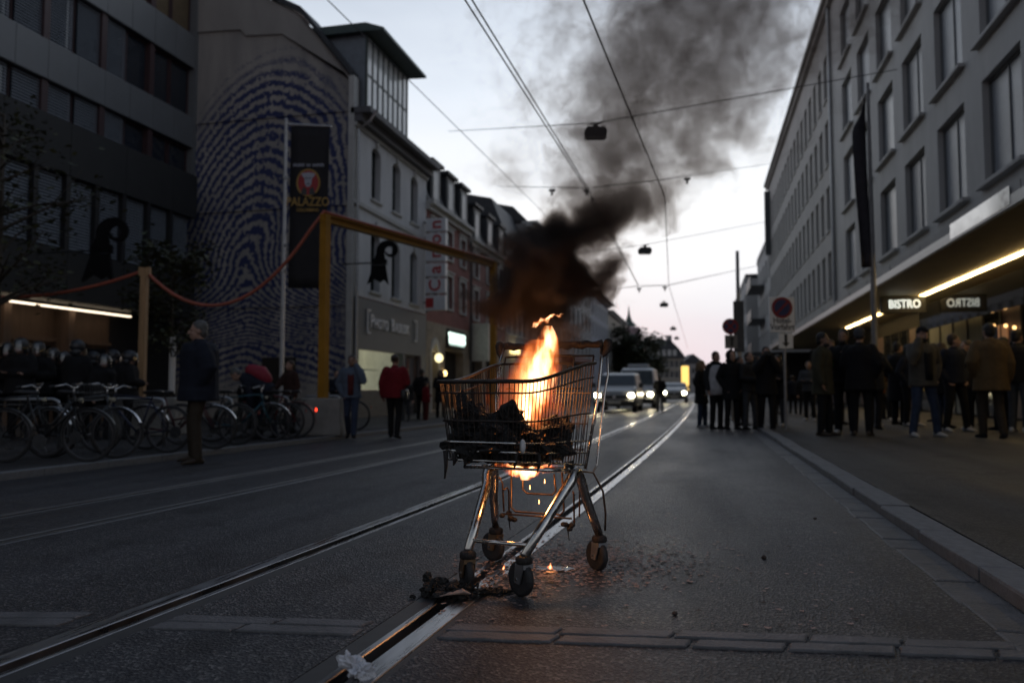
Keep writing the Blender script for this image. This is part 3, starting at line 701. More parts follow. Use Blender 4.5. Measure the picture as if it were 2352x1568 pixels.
for k, (px0, px1, ptop, dep, m) in enumerate(((1462, 1500, 812, 200, BEIGE), (1566, 1620, 812, 300, GREYR))):
    a, b = at(px0, 897, dep), at(px1, 897, dep); W = (b - a).length; H = at(px0, ptop, dep).z
    o = thing('far_house', ('plain beige far house left of the corner house', 'plain grey far house right of the corner house')[k], 'building', (a.x, a.y, 0), YAW)
    MB().box(0, W, 0, 10, -.2, H * .75).build('wall', m, o); MB().prism([(-.3, H * .75), (W / 2, H), (W + .3, H * .75)], -.3, 10).build('roof', SLATE, o)
    for i in range(3):
        for z in (.25, .5): MB().box(W * (i + .3) / 3, W * (i + .7) / 3, -.03, .02, H * z, H * (z + .13)).build('window', GLASS, o)
# ------------------------------------------------------------------ gable wall with the fingerprint mural
OX = -17.49                                       # street front of the dark office building
def mural_mat():
    m = bpy.data.materials.new('fingerprint_mural'); m.use_nodes = True; t = m.node_tree; b = t.nodes['Principled BSDF']
    b.inputs['Roughness'].default_value = 0.85
    n, l = t.nodes.new, t.links.new
    def math_(op, a, c=None, d=None):
        q = n('ShaderNodeMath'); q.operation = op
        for i, s in enumerate((a, c, d)):
            if s is None: continue
            if isinstance(s, (int, float)): q.inputs[i].default_value = s
            else: l(s, q.inputs[i])
        return q.outputs[0]
    co = n('ShaderNodeTexCoord'); sp = n('ShaderNodeSeparateXYZ'); l(co.outputs['Object'], sp.inputs[0])
    nz = n('ShaderNodeTexNoise'); nz.inputs['Scale'].default_value = .45; nz.inputs['Detail'].default_value = 2; l(co.outputs['Object'], nz.inputs[0])
    sx, sz = sp.outputs[0], sp.outputs[2]
    # ridge field: tall arches over a core, below it the ridges fan out and flatten
    du = math_('SUBTRACT', sx, MU); dz = math_('SUBTRACT', sz, MZ)
    warp = math_('MULTIPLY', math_('SUBTRACT', nz.outputs[0], .5), 1.3)
    du = math_('SUBTRACT', du, math_('MULTIPLY', math_('MAXIMUM', dz, 0), .17))
    du = math_('MULTIPLY', math_('ADD', du, math_('MULTIPLY', warp, .6)), .8)
    dzu = math_('MULTIPLY', math_('MAXIMUM', dz, 0), .45)
    dzl = math_('MAXIMUM', math_('MULTIPLY', dz, -1), 0)
    rho = math_('SQRT', math_('ADD', math_('ADD', math_('MULTIPLY', du, du), .03), math_('MULTIPLY', dzu, dzu)))
    t_ = math_('MINIMUM', math_('MULTIPLY', dzl, .36), 1)
    low = math_('SUBTRACT', math_('MULTIPLY', rho, math_('SUBTRACT', 1.0, math_('MULTIPLY', t_, .72))), math_('MULTIPLY', dzl, math_('MULTIPLY', t_, .75)))
    fan = math_('ADD', low, math_('MULTIPLY', warp, .22))
    wave = math_('SINE', math_('MULTIPLY', fan, 2 * math.pi / .178))
    br_ = n('ShaderNodeTexNoise'); br_.inputs['Scale'].default_value = 6.5; br_.inputs['Detail'].default_value = 3; l(co.outputs['Object'], br_.inputs[0])
    ink = math_('ADD', wave, math_('MULTIPLY', math_('SUBTRACT', br_.outputs[0], .5), 8.0))
    ink = math_('MULTIPLY', math_('ADD', ink, .2), 3.0)
    ink = math_('MINIMUM', math_('MAXIMUM', ink, 0), 1)
    # outline of the print
    el_ = math_('MAXIMUM', math_('DIVIDE', rho, 3.5), math_('DIVIDE', dzl, 4.4))
    el_ = math_('ADD', el_, math_('MULTIPLY', math_('SUBTRACT', br_.outputs[0], .5), .45))
    msk = n('ShaderNodeMapRange'); msk.inputs[1].default_value, msk.inputs[2].default_value = .86, 1.0; msk.inputs[3].default_value, msk.inputs[4].default_value = 1, 0
    l(el_, msk.inputs[0])
    ink = math_('MULTIPLY', ink, msk.outputs[0])
    # weathered wall
    st_ = n('ShaderNodeMapping'); st_.inputs['Scale'].default_value = (1.3, 1, .28); l(co.outputs['Object'], st_.inputs[0])
    w_ = n('ShaderNodeTexNoise'); w_.inputs['Scale'].default_value = 1.1; w_.inputs['Detail'].default_value = 6; l(st_.outputs[0], w_.inputs[0])
    rp_ = n('ShaderNodeValToRGB'); l(w_.outputs[0], rp_.inputs[0])
    rp_.color_ramp.elements[0].position, rp_.color_ramp.elements[0].color = .32, (.23, .22, .215, 1)
    rp_.color_ramp.elements[1].position, rp_.color_ramp.elements[1].color = .66, (.38, .355, .33, 1)
    mxc = n('ShaderNodeMix'); mxc.data_type = 'RGBA'; l(ink, mxc.inputs[0]); l(rp_.outputs[0], mxc.inputs[6]); mxc.inputs[7].default_value = (.034, .044, .125, 1)
    l(mxc.outputs[2], b.inputs['Base Color'])
    bp = n('ShaderNodeBump'); bp.inputs['Strength'].default_value = .2; bp.inputs['Distance'].default_value = .02
    l(br_.outputs[0], bp.inputs['Height']); l(bp.outputs[0], b.inputs['Normal'])
    return m
mo = Vector((OX - 1.0, MY, PAVE_L))               # local origin of the wall
def mw(px, py): p = ony(px, py, MY); return (p.x - mo.x, p.z - mo.z)
MU, MZ = mw(565, 610)
MURAL = mural_mat()
mw_ = thing('gable_wall', 'windowless gable wall with a huge blue fingerprint mural', 'wall', mo)
A = lambda pts: [mw(*p) for p in pts]
top = A([(590, -30), (621, 0), (688, 33), (806, 176)])
W = LX - mo.x
MB().prism([(0, -.2), (W, -.2), (W, top[-1][1])] + top[::-1] + [(0, top[0][1] + 1.2)], 0, .35).build('wall', MURAL, mw_)
up = A([(430, 78), (555, 70), (568, 84), (650, 80), (793, 168)])
PLAINR = mat('plain_old_render', (.30, .285, .27), .85, var=.16, scale=.8, stretch=(1, 1, .3), bump=.12, bscale=30)
poly = [(0, up[0][1])] + up + [(top[-1][0] - .03, top[-1][1] - .1), (top[2][0] - .03, top[2][1] - .08), (top[1][0], top[1][1]), (top[0][0], top[0][1]), (0, top[0][1] + 1.1)]
MB().prism(poly, -.07, -.002).build('upper_render', PLAINR, mw_)
# roof verge
vg = A([(560, -60), (621, -2), (692, 30), (808, 174)])
mb = MB()
for (a, b) in zip(vg[:-1], vg[1:]): mb.prism([a, b, (b[0] + .05, b[1] + .16), (a[0] + .05, a[1] + .16)], -.16, 1.2)
mb.build('roof_verge', SLATE, mw_)
for py in (272, 482, 706):
    z = mw(620, py)[1]; MB().box(0, W, -.05, -.001, z, z + .07).build('ledge', MURAL, mw_)
d = A([(600, 940), (680, 820)]); MB().box(d[0][0], d[1][0], -.02, -.001, 0, d[1][1]).build('doorway', mat('dark_doorway', (.02, .016, .014), .7), mw_)
MB().box(W - .18, W + .02, -.10, .2, 0, top[-1][1]).build('corner_pier', TRIM, mw_)

# ------------------------------------------------------------------ dark office building
OY0, PIT = 24.5 - 26 * 1.0833, 1.0833
ob = thing('office_building', 'dark office building with grey panels, blinds and a lit timber ground floor', 'building', (OX, OY0, PAVE_L), R(90))
NP = 26; WO = NP * PIT
PANEL = mat('grey_spandrel_panel', (.135, .145, .155), .5, var=.08, scale=1.5, rvar=.06)
DPAN = mat('dark_spandrel', (.022, .023, .024), .7, var=.15, scale=1.5)
COLM = mat('red_brown_column', (.05, .027, .03), .55, var=.15)
BLINDM = mat('grey_blind', (.20, .225, .26), .5, var=.1, scale=3)
OGL = mat('office_glass', (.02, .026, .036), .09, var=.3, scale=.6, spec=.6)
MB().box(0, WO, .5, 9, 0, 17.5).build('core', DPAN, ob)
rows3 = [(8.2, 9.5, .25), (10.63, 12.38, .25), (13.6, 15.3, .25)]
for (z0, z1, dep) in rows3:
    MB().box(0, WO, .26, .5, z0, z1).build('recess_back', BLACKM, ob)
    for i in range(NP):
        u = i * PIT
        window(ob, (u + .03, u + PIT - .03, z0, z1), .25, COLM, OGL if z0 < 13 else mat('brown_curtain_glass', (.12, .09, .055), .3, var=.2), (0, 0), fw=.055, blind=BLINDM if z0 < 13 and i < 23 else None)
        if i % 2 == 0: MB().box(u - .11, u + .11, .02, .255, z0, z1).build('column', COLM, ob)
for z0, z1 in ((9.5, 10.63), (12.38, 13.6), (15.3, 17.5)):
    pm = MB().box(.008, PIT - .008, -.06, .2, z0 + .02, z1 - .02).mesh('spandrel_panel', PANEL)
    for i in range(NP): inst(pm, 'spandrel_panel', ob, (i * PIT, rnd.uniform(-.004, .004), 0))
    MB().box(0, WO, -.02, .22, z0 - .0, z0 + .018).build('panel_rail', DARKM, ob)
MB().box(WO - .02, WO + .1, -.1, .5, 7.2, 17.5).build('corner_trim', PANEL, ob)
# projecting first floor
pr = -.9
for z0, z1 in ((6.75, 8.2), (3.35, 4.7)):
    for i in range(0, NP, 2): MB().box(i * PIT + .008, (i + 2) * PIT - .008 - (.9 if i == NP - 2 else 0), pr, .3, z0, z1).build('dark_panel', DPAN, ob)
for i in range(NP):
    u = i * PIT - .0
    if i < NP - 1:
        window(ob, (u + .05, u + PIT - .05, 4.72, 6.73), .1, BLACKM, OGL, (0, 0), fw=.06, blind=BLINDM).location.y = pr + .2
        MB().box(u - .075, u + .075, pr + .03, .1, 4.7, 6.75).build('post', BLACKM, ob)
# lit timber ground floor
led_l = mat('cool_led_strip', (1, .9, .7), .5, emit=(1.0, .80, .58), estr=3.2)
MB().box(0, WO - 3.2, -.30, -.2, 3.20, 3.235).build('led_strip', led_l, ob)
TIMB = mat('timber_panel', (.13, .085, .06), .65, var=.25, scale=2, stretch=(6, 6, .6))
MB().box(0, WO - 3.3, .42, .5, 0, 3.35).build('timber_back', TIMB, ob)
MB().box(WO - 3.3, WO, .42, .5, 0, 3.35).build('dark_back', BLACKM, ob)
u = 1.1
while u < WO - 4:
    MB().box(u - .12, u + .12, -.1, .42, 0, 3.2).build('timber_pillar', TIMB, ob)
    MB().box(u + .12, u + 2.05, .3, .42, 2.3, 2.4).build('transom', TIMB, ob)
    for k in (0, 1): MB().box(u + .25 + k * .95, u + 1.0 + k * .95, .40, .418, .2, 2.2).build('dark_pane', GLASS, ob)
    u += 2.17

# ------------------------------------------------------------------ crozier emblems, banners, posts, hose, gantry
def crozier(label, px, pyt, pyb, dep, wallx, turn):
    top_, bot = at(px, pyt, dep), at(px, pyb, dep); Hh = top_.z - bot.z
    o = thing('crozier_emblem', label, 'emblem', (bot.x, bot.y, bot.z), YAW + turn, 'black crozier emblems on the fronts')
    s = Hh
    def P(x, z): return (x * s, z * s)
    mb = MB(); th = .05
    # flared foot with three points
    mb.prism([P(-.30, .0 + .02), P(-.17, .44), P(.10, .44), P(.17, .0), P(.06, .12), P(-.02, .02 + .04), P(-.14, .13)], -th, th)
    for z in (.455, .50, .535): mb.prism([P(-.19, z), P(-.17, z + .03), P(.12, z + .03), P(.14, z)], -th * 1.3, th * 1.3)
    # curled head, thick at the shaft and tapering into the spiral
    cx, cz, n = .17, .755, 40; left, right = [], []
    for i in range(n + 1):
        t = i / n; ang = math.pi * 1.12 - t * math.pi * 1.95
        rad = .205 * (1 - t) ** .8 + .055 * t + .02; wo = .075 * (1 - t) + .035; wi = .12 * (1 - t) ** 1.5 + .022
        d_ = (math.cos(ang), math.sin(ang) * .95)
        left.append((cx + d_[0] * (rad + wo * .55), cz + d_[1] * (rad + wo * .55))); right.append((cx + d_[0] * (rad - wi), cz + d_[1] * (rad - wi)))
    vs = []
    for y in (-th, th): vs += [(p[0] * s, y, p[1] * s) for p in left] + [(p[0] * s, y, p[1] * s) for p in right]
    k = n + 1; fs = []
    for i in range(n):
        fs += [(i, i + 1, k + i + 1, k + i), (2 * k + i, 3 * k + i, 3 * k + i + 1, 2 * k + i + 1), (i, 2 * k + i, 2 * k + i + 1, i + 1), (k + i, k + i + 1, 3 * k + i + 1, 3 * k + i)]
    mb.add(vs, fs)
    mb.prism([P(-.16, .55), P(.09, .55), P(.07, .70), P(-.08, .74)], -th * .98, th * .98)
    mb.build('silhouette', mat('black_emblem', (.008, .008, .009), .7, spec=.1), o)
    # bracket back to the wall
    loc = Vector((bot.x, bot.y, bot.z + .5 * s)); inv = Matrix.Rotation(-(YAW + turn), 3, 'Z')
    e = inv @ Vector((wallx - loc.x, 0.0, 0))
    MB().tube([(0, .06, .5 * s), (e.x, e.y + .06, .5 * s)], .025, 6).build('bracket', DARKM, o)
    return o
crozier('black crozier emblem in front of the blinds of the dark office building', 235, 495, 650, 20.0, OX + .8, 0)
crozier('black crozier emblem in front of the arched windows of the photo shop house', 875, 549, 655, 25.5, LX, 0)

FP = at(646, 897, 19.0)
fp = thing('flagpole', 'tall pale flagpole carrying a dark banner before the mural', 'flagpole', (FP.x, FP.y, PAVE_L), YAW)
ztop = at(648, 265, 19.0).z - PAVE_L
MB().tube([(0, 0, 0), (0, 0, ztop * .5), (0, 0, ztop)], [.055, .05, .035], 10).ell((0, 0, ztop + .03), (.05, .05, .04), n=8, m=6).build('pole', mat('pale_pole_paint', (.45, .46, .48), .4, .3), fp)
MB().tube([(0, 0, ztop - .08), (1.1, 0, ztop - .13)], .03, 8).build('arm', mat('pale_pole_paint', (.45, .46, .48)), fp)
for py in (400, 560, 620): MB().lathe([(.075, -.03), (.075, .03)], 10, T(0, 0, at(648, py, 19).z - PAVE_L)).build('clamp', GALV, fp)
bn = thing('hanging_banner', 'long black banner with a red and gold oval emblem and lettering', 'banner', (FP.x, FP.y, PAVE_L), YAW)
bz0, bz1 = at(700, 660, 19).z - PAVE_L, at(700, 277, 19).z - PAVE_L
bx0, bx1 = .12, 1.07
mb = MB(); n = 14
vs, fs = [], []
for i in range(n + 1):
    for j in range(5):
        z = bz1 + (bz0 - bz1) * i / n; x = bx0 + (bx1 - .02 * i / n * 3 - bx0) * j / 4
        vs.append((x, .02 * math.sin(i * .9 + j) * (i / n) * 1.5, z))
for i in range(n):
    for j in range(4): fs.append((i * 5 + j, i * 5 + j + 1, (i + 1) * 5 + j + 1, (i + 1) * 5 + j))
mb.add(vs, fs); clo = mb.build('cloth', mat('black_banner_cloth', (.014, .013, .016), .8, var=.2), bn, True)
so = clo.modifiers.new('thickness', 'SOLIDIFY'); so.thickness = .006
xm = (bx0 + bx1) / 2 - .02
def bzz(py): return at(700, py, 19).z - PAVE_L
ez = (bzz(380) + bzz(446)) / 2; eh = (bzz(380) - bzz(446)) / 2
def disc(rx, rz, y0, y1, n=28): return MB().prism([(rx * math.cos(2 * math.pi * k / n), rz * math.sin(2 * math.pi * k / n)) for k in range(n)], y0, y1, T(xm, 0, ez))
GOLD = mat('gold_print', (.36, .22, .05), .6, var=.1); REDP = mat('red_print', (.30, .02, .025), .6, var=.15); GREYP = mat('pale_print', (.36, .38, .45), .6, var=.1)
em = disc(eh * .84, eh, -.045, -.03).build('emblem_rim', GOLD, bn); disc(eh * .73, eh * .88, -.05, -.046).build('emblem_field', REDP, bn)
f = MB().prism([(-.14, .16), (-.17, .22), (-.08, .24), (0, .25), (.1, .24), (.17, .22), (.14, .15), (.09, .10), (.08, -.02), (.04, -.10), (-.04, -.10), (-.08, -.02), (-.09, .10)], -.056, -.051, T(xm, 0, ez)); f.build('emblem_figure', GREYP, bn)
MB().prism([(-.18, -.3), (-.12, -.1), (-.03, -.16), (-.03, -.3)], -.056, -.051, T(xm, 0, ez)).prism([(.18, -.3), (.12, -.1), (.03, -.16), (.03, -.3)], -.056, -.051, T(xm, 0, ez)).build('emblem_coat', BLACKM, bn)
MB().prism([(-.06, .10), (-.02, .09), (-.02, .12), (-.06, .13)], -.06, -.057, T(xm, 0, ez)).prism([(.06, .10), (.02, .09), (.02, .12), (.06, .13)], -.06, -.057, T(xm, 0, ez)).prism([(-.04, -.02), (.04, -.02), (.02, -.05), (-.02, -.05)], -.06, -.057, T(xm, 0, ez)).build('emblem_marks', BLACKM, bn)
text('lettering', 'PALAZZO', .30, GOLD, bn, T(xm, -.05, bzz(459)), .01, .004, .78)
text('lettering', 'COLOMBINO', .105, GOLD, bn, T(xm, -.05, bzz(478)), .01, .003, .85)
x = xm - .37
for wlen in (14, 5, 14):                          # three small words, too small to read
    st_ = MB()
    for k in range(wlen):
        hgt = rnd.uniform(.05, .085); st_.box(x, x + .011, -.05, -.04, bzz(371) - .042, bzz(371) - .042 + hgt)
        if k % 2: st_.box(x - .012, x + .011, -.049, -.041, bzz(371) - .042 + hgt - .018, bzz(371) - .042 + hgt - .004)
        x += .02
    x += .045
    st_.build('small_print', GREYP, bn)['kind'] = 'stuff'

# protective gantry of yellow steel with the orange hose
YEL = mat('yellow_gantry_paint', (.34, .16, .01), .5, var=.2, scale=3)
GP1 = at(742, 897, 16.5); GP2 = at(1133, 897, 23.5); gz1 = at(742, 487, 16.5).z; gz2 = at(1133, 598, 23.5).z
gt = thing('yellow_gantry', 'yellow steel gantry of two posts and a long beam over the street edge', 'gantry', (0, 0, 0))
Rg = Matrix.Rotation(math.atan2(GP2.y - GP1.y, GP2.x - GP1.x), 3, 'Z')
for g_, z1 in ((GP1, gz1), (GP2, gz2)):
    zb = PAVE_L + .75 if g_ is GP1 else road_z(g_.x)
    MB().obox((g_.x, g_.y, (z1 + zb) / 2), (.16, .16, z1 - zb), Rg).build('post', YEL, gt)
a, b = Vector((GP1.x, GP1.y, gz1)), Vector((GP2.x, GP2.y, gz2))
dv = (b - a).normalized(); M3 = Matrix((dv, Vector((0, 0, 1)).cross(dv).normalized(), dv.cross(Vector((0, 0, 1)).cross(dv).normalized()))).transposed()
be = MB(); Lb = (b - a).length + .2
be.obox((a + b) / 2 - Vector((0, 0, .02)), (Lb, .15, .02), M3); be.obox((a + b) / 2 - Vector((0, 0, .16)), (Lb, .15, .02), M3); be.obox((a + b) / 2 - Vector((0, 0, .09)), (Lb, .03, .12), M3)
be.build('beam', YEL, gt)
HOSE = mat('orange_hose', (.34, .085, .05), .55, var=.15)
WP1 = at(325, 897, 16.5); wz = at(325, 618, 16.5).z
def cat(a, b, sag, n=18): return [a.lerp(b, i / n) - Vector((0, 0, sag * 4 * (i / n) * (1 - i / n))) for i in range(n + 1)]
A0 = at(-330, 610, 17.0); P1 = Vector((WP1.x, WP1.y, wz + .0)); P2 = Vector((GP1.x, GP1.y, gz1 + .045)); P3 = Vector((GP2.x, GP2.y, gz2 + .045))
pts = cat(A0, P1, .62)[:-1] + cat(P1, P2 + Vector((-.1, 0, 0)), 1.28)[:-1] + [P2 + Vector((-.03, 0, .02)), P2.lerp(P3, .03)] + [P2.lerp(P3, t / 6) for t in range(1, 7)]
ho = MB().tube(pts, .036, 8).build('orange_hose', HOSE, None, True)
tag(ho, 'orange hose slung from the timber post over the yellow gantry', 'hose')
wp = thing('timber_post', 'square timber post that holds up the orange hose', 'post', (WP1.x, WP1.y, PAVE_L), YAW)
MB().box(-.065, .065, -.065, .065, 0, wz - PAVE_L + .05).build('post', WOOD, wp)
MB().box(-.11, -.067, -.06, .06, wz - PAVE_L - .12, wz - PAVE_L + .06).box(.067, .11, -.06, .06, wz - PAVE_L - .12, wz - PAVE_L + .06).build('cleat', WOOD, wp)
for k, (x0, x1, yb, yt, lab) in enumerate(((255, 402, 1004, 886, 'concrete ballast block at the foot of the timber post'), (690, 783, 990, 888, 'concrete ballast block under the yellow gantry post'))):
    dep = 16.3; a, b = at(x0, 897, dep), at(x1, 897, dep)
    o = MB().bbox(0, (b - a).length, 0, .8, 0, .78 if k == 0 else .77, .03).build('concrete_block', CONC, None, False, (a.x, a.y, PAVE_L), YAW)
    tag(o, lab, 'block', 'concrete ballast blocks')

# ------------------------------------------------------------------ trees
LEAF = [mat('dark_leaf', (.030, .038, .014), .6, var=.4, scale=3), mat('mid_leaf', (.05, .052, .018), .6, var=.4, scale=3)]
BARK = mat('tree_bark', (.055, .045, .035), .85, var=.3, bump=.4, bscale=40)
def tree(label, base, H, crown, trunk_r, nleaf, wrap=None, seed=1, lm=(0, 1), leafs=.11):
    r_ = random.Random(seed); o = thing('street_tree', label, 'tree', base)
    mb = MB(); tips = []
    lean = Vector((r_.uniform(-.1, .1), r_.uniform(-.1, .1), 0))
    mb.tube([(0, 0, -.05), lean * .4 + Vector((0, 0, H * .3)), lean + Vector((0, 0, H * .62)), lean * 1.3 + Vector((0, 0, H * .92))], [trunk_r, trunk_r * .85, trunk_r * .6, trunk_r * .15], 8)
    for i in range(26):
        t = r_.uniform(.36, .92); p = lean * t + Vector((0, 0, H * t)); a = r_.uniform(0, 6.28); d = Vector((math.cos(a), math.sin(a), r_.uniform(.2, .8))).normalized()
        ln = crown * r_.uniform(.5, 1.0) * (1.1 - abs(t - .6))
        q1 = p + d * ln * .5 + Vector((0, 0, .1)); q2 = p + d * ln + Vector((0, 0, r_.uniform(-.1, .3)))
        mb.tube([p, q1, q2], [trunk_r * .35, trunk_r * .2, trunk_r * .06], 5); tips += [q1, q2, (q1 + q2) / 2]
        for k in range(3):
            d2 = (d + Vector((r_.uniform(-1, 1), r_.uniform(-1, 1), r_.uniform(-.5, .8)))).normalized(); q3 = q1 + d2 * ln * .5
            mb.tube([q1, q3], [trunk_r * .14, trunk_r * .04], 4); tips += [q3, (q1 + q3) / 2]
    mb.build('trunk', BARK, o, True)
    if wrap: MB().lathe([(trunk_r + .012, wrap[0]), (trunk_r + .012, wrap[1])], 10).build('trunk_wrap', WHITEP, o)
    lv = MB()
    for i in range(nleaf):
        c = tips[r_.randrange(len(tips))] + Vector([r_.gauss(0, crown * .11) for _ in range(3)])
        a, b_ = r_.uniform(0, 6.28), r_.uniform(-1, 1)
        u = Vector((math.cos(a), math.sin(a), r_.uniform(-.5, .5))).normalized(); v = u.cross(Vector((r_.uniform(-1, 1), r_.uniform(-1, 1), 1))).normalized(); s = leafs * r_.uniform(.6, 1.3)
        lv.cur = r_.choice(lm)
        lv.add([c - u * s, c + v * s * .5, c + u * s, c - v * s * .5 + Vector((0, 0, s * .2))], [(0, 1, 2), (0, 2, 3)])
    lv.build('crown', LEAF, o)
    return o
b = at(394, 897, 18.5); tree('young street tree with a pale trunk guard before the mural', (b.x, b.y, PAVE_L), 4.5, 1.2, .06, 2000, (.85, 2.2), 3, leafs=.08)
b = at(-20, 897, 15.5); tree('larger street tree with thin leaves in front of the office blinds', (b.x, b.y, PAVE_L), 7.0, 2.0, .11, 1500, None, 8, leafs=.075)
for k, (px, dep, H, cr_, lab) in enumerate(((1462, 120, 9.5, 4.2, 'dark street tree left of the vans far down the street'), (1487, 150, 9.5, 4.5, 'dark street tree before the far corner house'), (1440, 105, 8.5, 3.6, 'dark street tree beside the far plum house'))):
    b = at(px, 897, dep); tree(lab, (b.x, b.y, 0), H, cr_, .25, 2200, None, 20 + k, leafs=.35)
# ------------------------------------------------------------------ the burning shopping trolley
CART = Vector((-0.797, 3.562, 0)); CROT = R(-100.7)
ct = thing('shopping_trolley', 'burnt wire shopping trolley standing on the tram rail with a fire in it', 'trolley', CART, CROT)
SOOTW = mat('sooty_wire', (.045, .036, .032), .5, .7, var=.5, scale=25)
SOOT = mat('charred_plastic', (.02, .016, .015), .7, var=.4, scale=30, bump=.5, bscale=90)
def topp(s, sd): return Vector((.476 - .80 * s, sd * (.168 + .082 * s), .887 + .10 * sm(.1, 1.1, s)))
def botp(s, sd): return Vector((.435 - .70 * s, sd * (.138 + .075 * s), .568 - .068 * s))
def path(t):                                     # right side rear -> front -> left side rear, at fraction t down the basket
    P = []
    for i in range(10, -1, -1): s = i / 10; P.append(topp(s, 1).lerp(botp(s, 1), t))
    for i in range(1, 8): P.append(topp(0, 1).lerp(botp(0, 1), t).lerp(topp(0, -1).lerp(botp(0, -1), t), i / 8))
    for i in range(0, 11): s = i / 10; P.append(topp(s, -1).lerp(botp(s, -1), t))
    return P
bk = MB().tube(path(0), .0085, 8).tube([topp(1, -1), topp(1, 1)], .006, 6).build('basket', SOOTW, ct, True)
hw = MB()
for t, r in ((.145, .0042), (.50, .0045)): hw.tube(path(t), r, 6)
hw.build('upper_hoop', SOOTW, bk, True)
hw = MB()
for t, r in ((.77, .0048), (.885, .0048), (1.0, .005)): hw.tube([p + Vector((0, (.006 if p.y > 0 else -.006), 0)) for p in path(t)], r, 6)
hw.build('lower_hoop', CHROME, bk, True)
for sd, nm in ((1, 'side_wires'), (-1, 'side_wires')):
    v = MB()
    for i in range(25):
        s = (i + .5) / 25; v.tube([topp(s, sd), botp(s, sd), botp(s, sd) + Vector((0, -sd * .02, -.004))], .0022, 5)
    v.build(nm, SOOTW, bk)
v = MB()
for i in range(12):
    a = (i + .5) / 12; v.tube([topp(0, 1).lerp(topp(0, -1), a), botp(0, 1).lerp(botp(0, -1), a)], .0022, 5)
v.build('front_wires', SOOTW, bk)
v = MB()
for i in range(16):
    a = (i + .5) / 16; v.tube([topp(1, 1).lerp(topp(1, -1), a), botp(1, 1).lerp(botp(1, -1), a) + Vector((.05, 0, 0))], .0022, 5)
for t in (.3, .6, .85): v.tube([topp(1, 1).lerp(botp(1, 1), t) + Vector((.04 * t, 0, 0)), topp(1, -1).lerp(botp(1, -1), t) + Vector((.04 * t, 0, 0))], .0035, 5)
v.build('rear_gate', SOOTW, bk)
v = MB()
for i in range(20): s = i / 19; v.tube([botp(s, 1) , botp(s, -1)], .0025, 5)
for i in range(9): a = i / 8; v.tube([botp(0, 1).lerp(botp(0, -1), a), botp(1, 1).lerp(botp(1, -1), a)], .0028, 5)
v.build('floor_wires', SOOTW, bk)
# rear uprights and handle
hz = 1.078
for sd in (1, -1):
    MB().tube([(-.385, sd * .262, hz - .01), (-.345, sd * .272, .98), (-.30, sd * .266, .80), (-.215, sd * .232, .485)], .0075, 8).build('upright', CHROME, ct, True)
    MB().tube([(-.40, sd * .285, hz - .02), (-.40, sd * .29, .93), (-.36, sd * .285, .84), (-.30, sd * .262, .495), (-.285, sd * .25, .47)], .0055, 8).build('upright', CHROME, ct, True)
    MB().blob([(-.395, sd * .292, hz + .004), (-.39, sd * .288, hz - .028), (-.372, sd * .274, hz - .055)], [.024, .021, .012], 10).build('handle_bracket', SOOT, ct, True)
hb = MB(); hp = []
for i in range(21):
    a = -1 + i / 10; sag = -.012 * max(0, math.cos(a * 1.9)) if a < 0 else 0
    hp.append((-.395 + .006 * math.sin(i * 1.7), a * .265, hz + sag + .004 * math.sin(i * 2.3)))
hb.tube(hp, [.0185 + .0025 * math.sin(i * 1.3) + (.006 if i == 13 else 0) for i in range(21)], 10)
hb.build('handle', SOOT, ct, True)
cs_ = MB()
for sd in (1, -1): cs_.tube([(-.33, sd * .235, .985), (-.345, sd * .235, 1.02)], .005, 6)
cs_.tube([(-.345, -.235, 1.02), (-.345, .235, 1.02)], .0055, 6)
cs_.tube([(-.29, -.05, .90), (-.31, -.05, 1.012), (-.312, -.03, 1.022), (-.312, .125, 1.022), (-.31, .145, 1.012), (-.29, .145, .90)], .006, 6)
cs_.tube([(-.27, -.2, .86), (-.27, .2, .86)], .0045, 6)
cs_.build('child_seat_frame', SOOTW, ct, True)
# legs
for sd in (1, -1):
    P = []; apex = Vector((-.135, sd * .215, .478))
    F0, R0 = Vector((.275, sd * .130, .165)), Vector((-.305, sd * .270, .17))
    P = [F0, F0.lerp(apex, .45), F0.lerp(apex, .78), apex + Vector((.062, -sd * .004, -.036)), apex + Vector((.034, 0, -.008)), apex + Vector((.008, 0, .002)), apex + Vector((-.02, 0, -.006)), apex + Vector((-.045, sd * .006, -.036)), apex.lerp(R0, .45), apex.lerp(R0, .72), R0]
    MB().tube(P, [.019, .021, .023, .024, .024, .024, .024, .023, .022, .021, .019], 14, flat=1.1).build('leg', CHROME, ct, True)
    MB().bbox(apex.x - .06, apex.x + .05, apex.y - sd * .035 - .006, apex.y - sd * .035 + .006, apex.z - .005, apex.z + .05, .004).build('leg_plate', DARKM, ct)
MB().tube([(.235, .142, .205), (.235, -.142, .205)], .009, 8).build('cross_bar', CHROME, ct, True)
sf = MB(); sf.tube([(.2, .185, .515), (-.24, .2, .475)], .008, 8).tube([(.2, -.185, .515), (-.24, -.2, .475)], .008, 8)
for x in (.2, .02, -.12, -.24): sf.tube([(x, .19, .485 + (x + .24) * .07), (x, -.19, .485 + (x + .24) * .07)], .0065, 8)
sf.build('basket_cradle', CHROME, ct, True)
rk = MB()
for a, b, z0, z1 in ((-.13, .13, .47, .27), (-.07, .09, .46, .36)):
    rk.tube([(-.18, a, z0), (-.19, a - .005, z1 + .02), (-.195, a + .015, z1), (-.195, b - .015, z1), (-.19, b + .005, z1 + .02), (-.18, b, z0)], .0048, 6)
rk.tube([(-.20, -.19, .255), (-.20, .17, .255)], .005, 6)
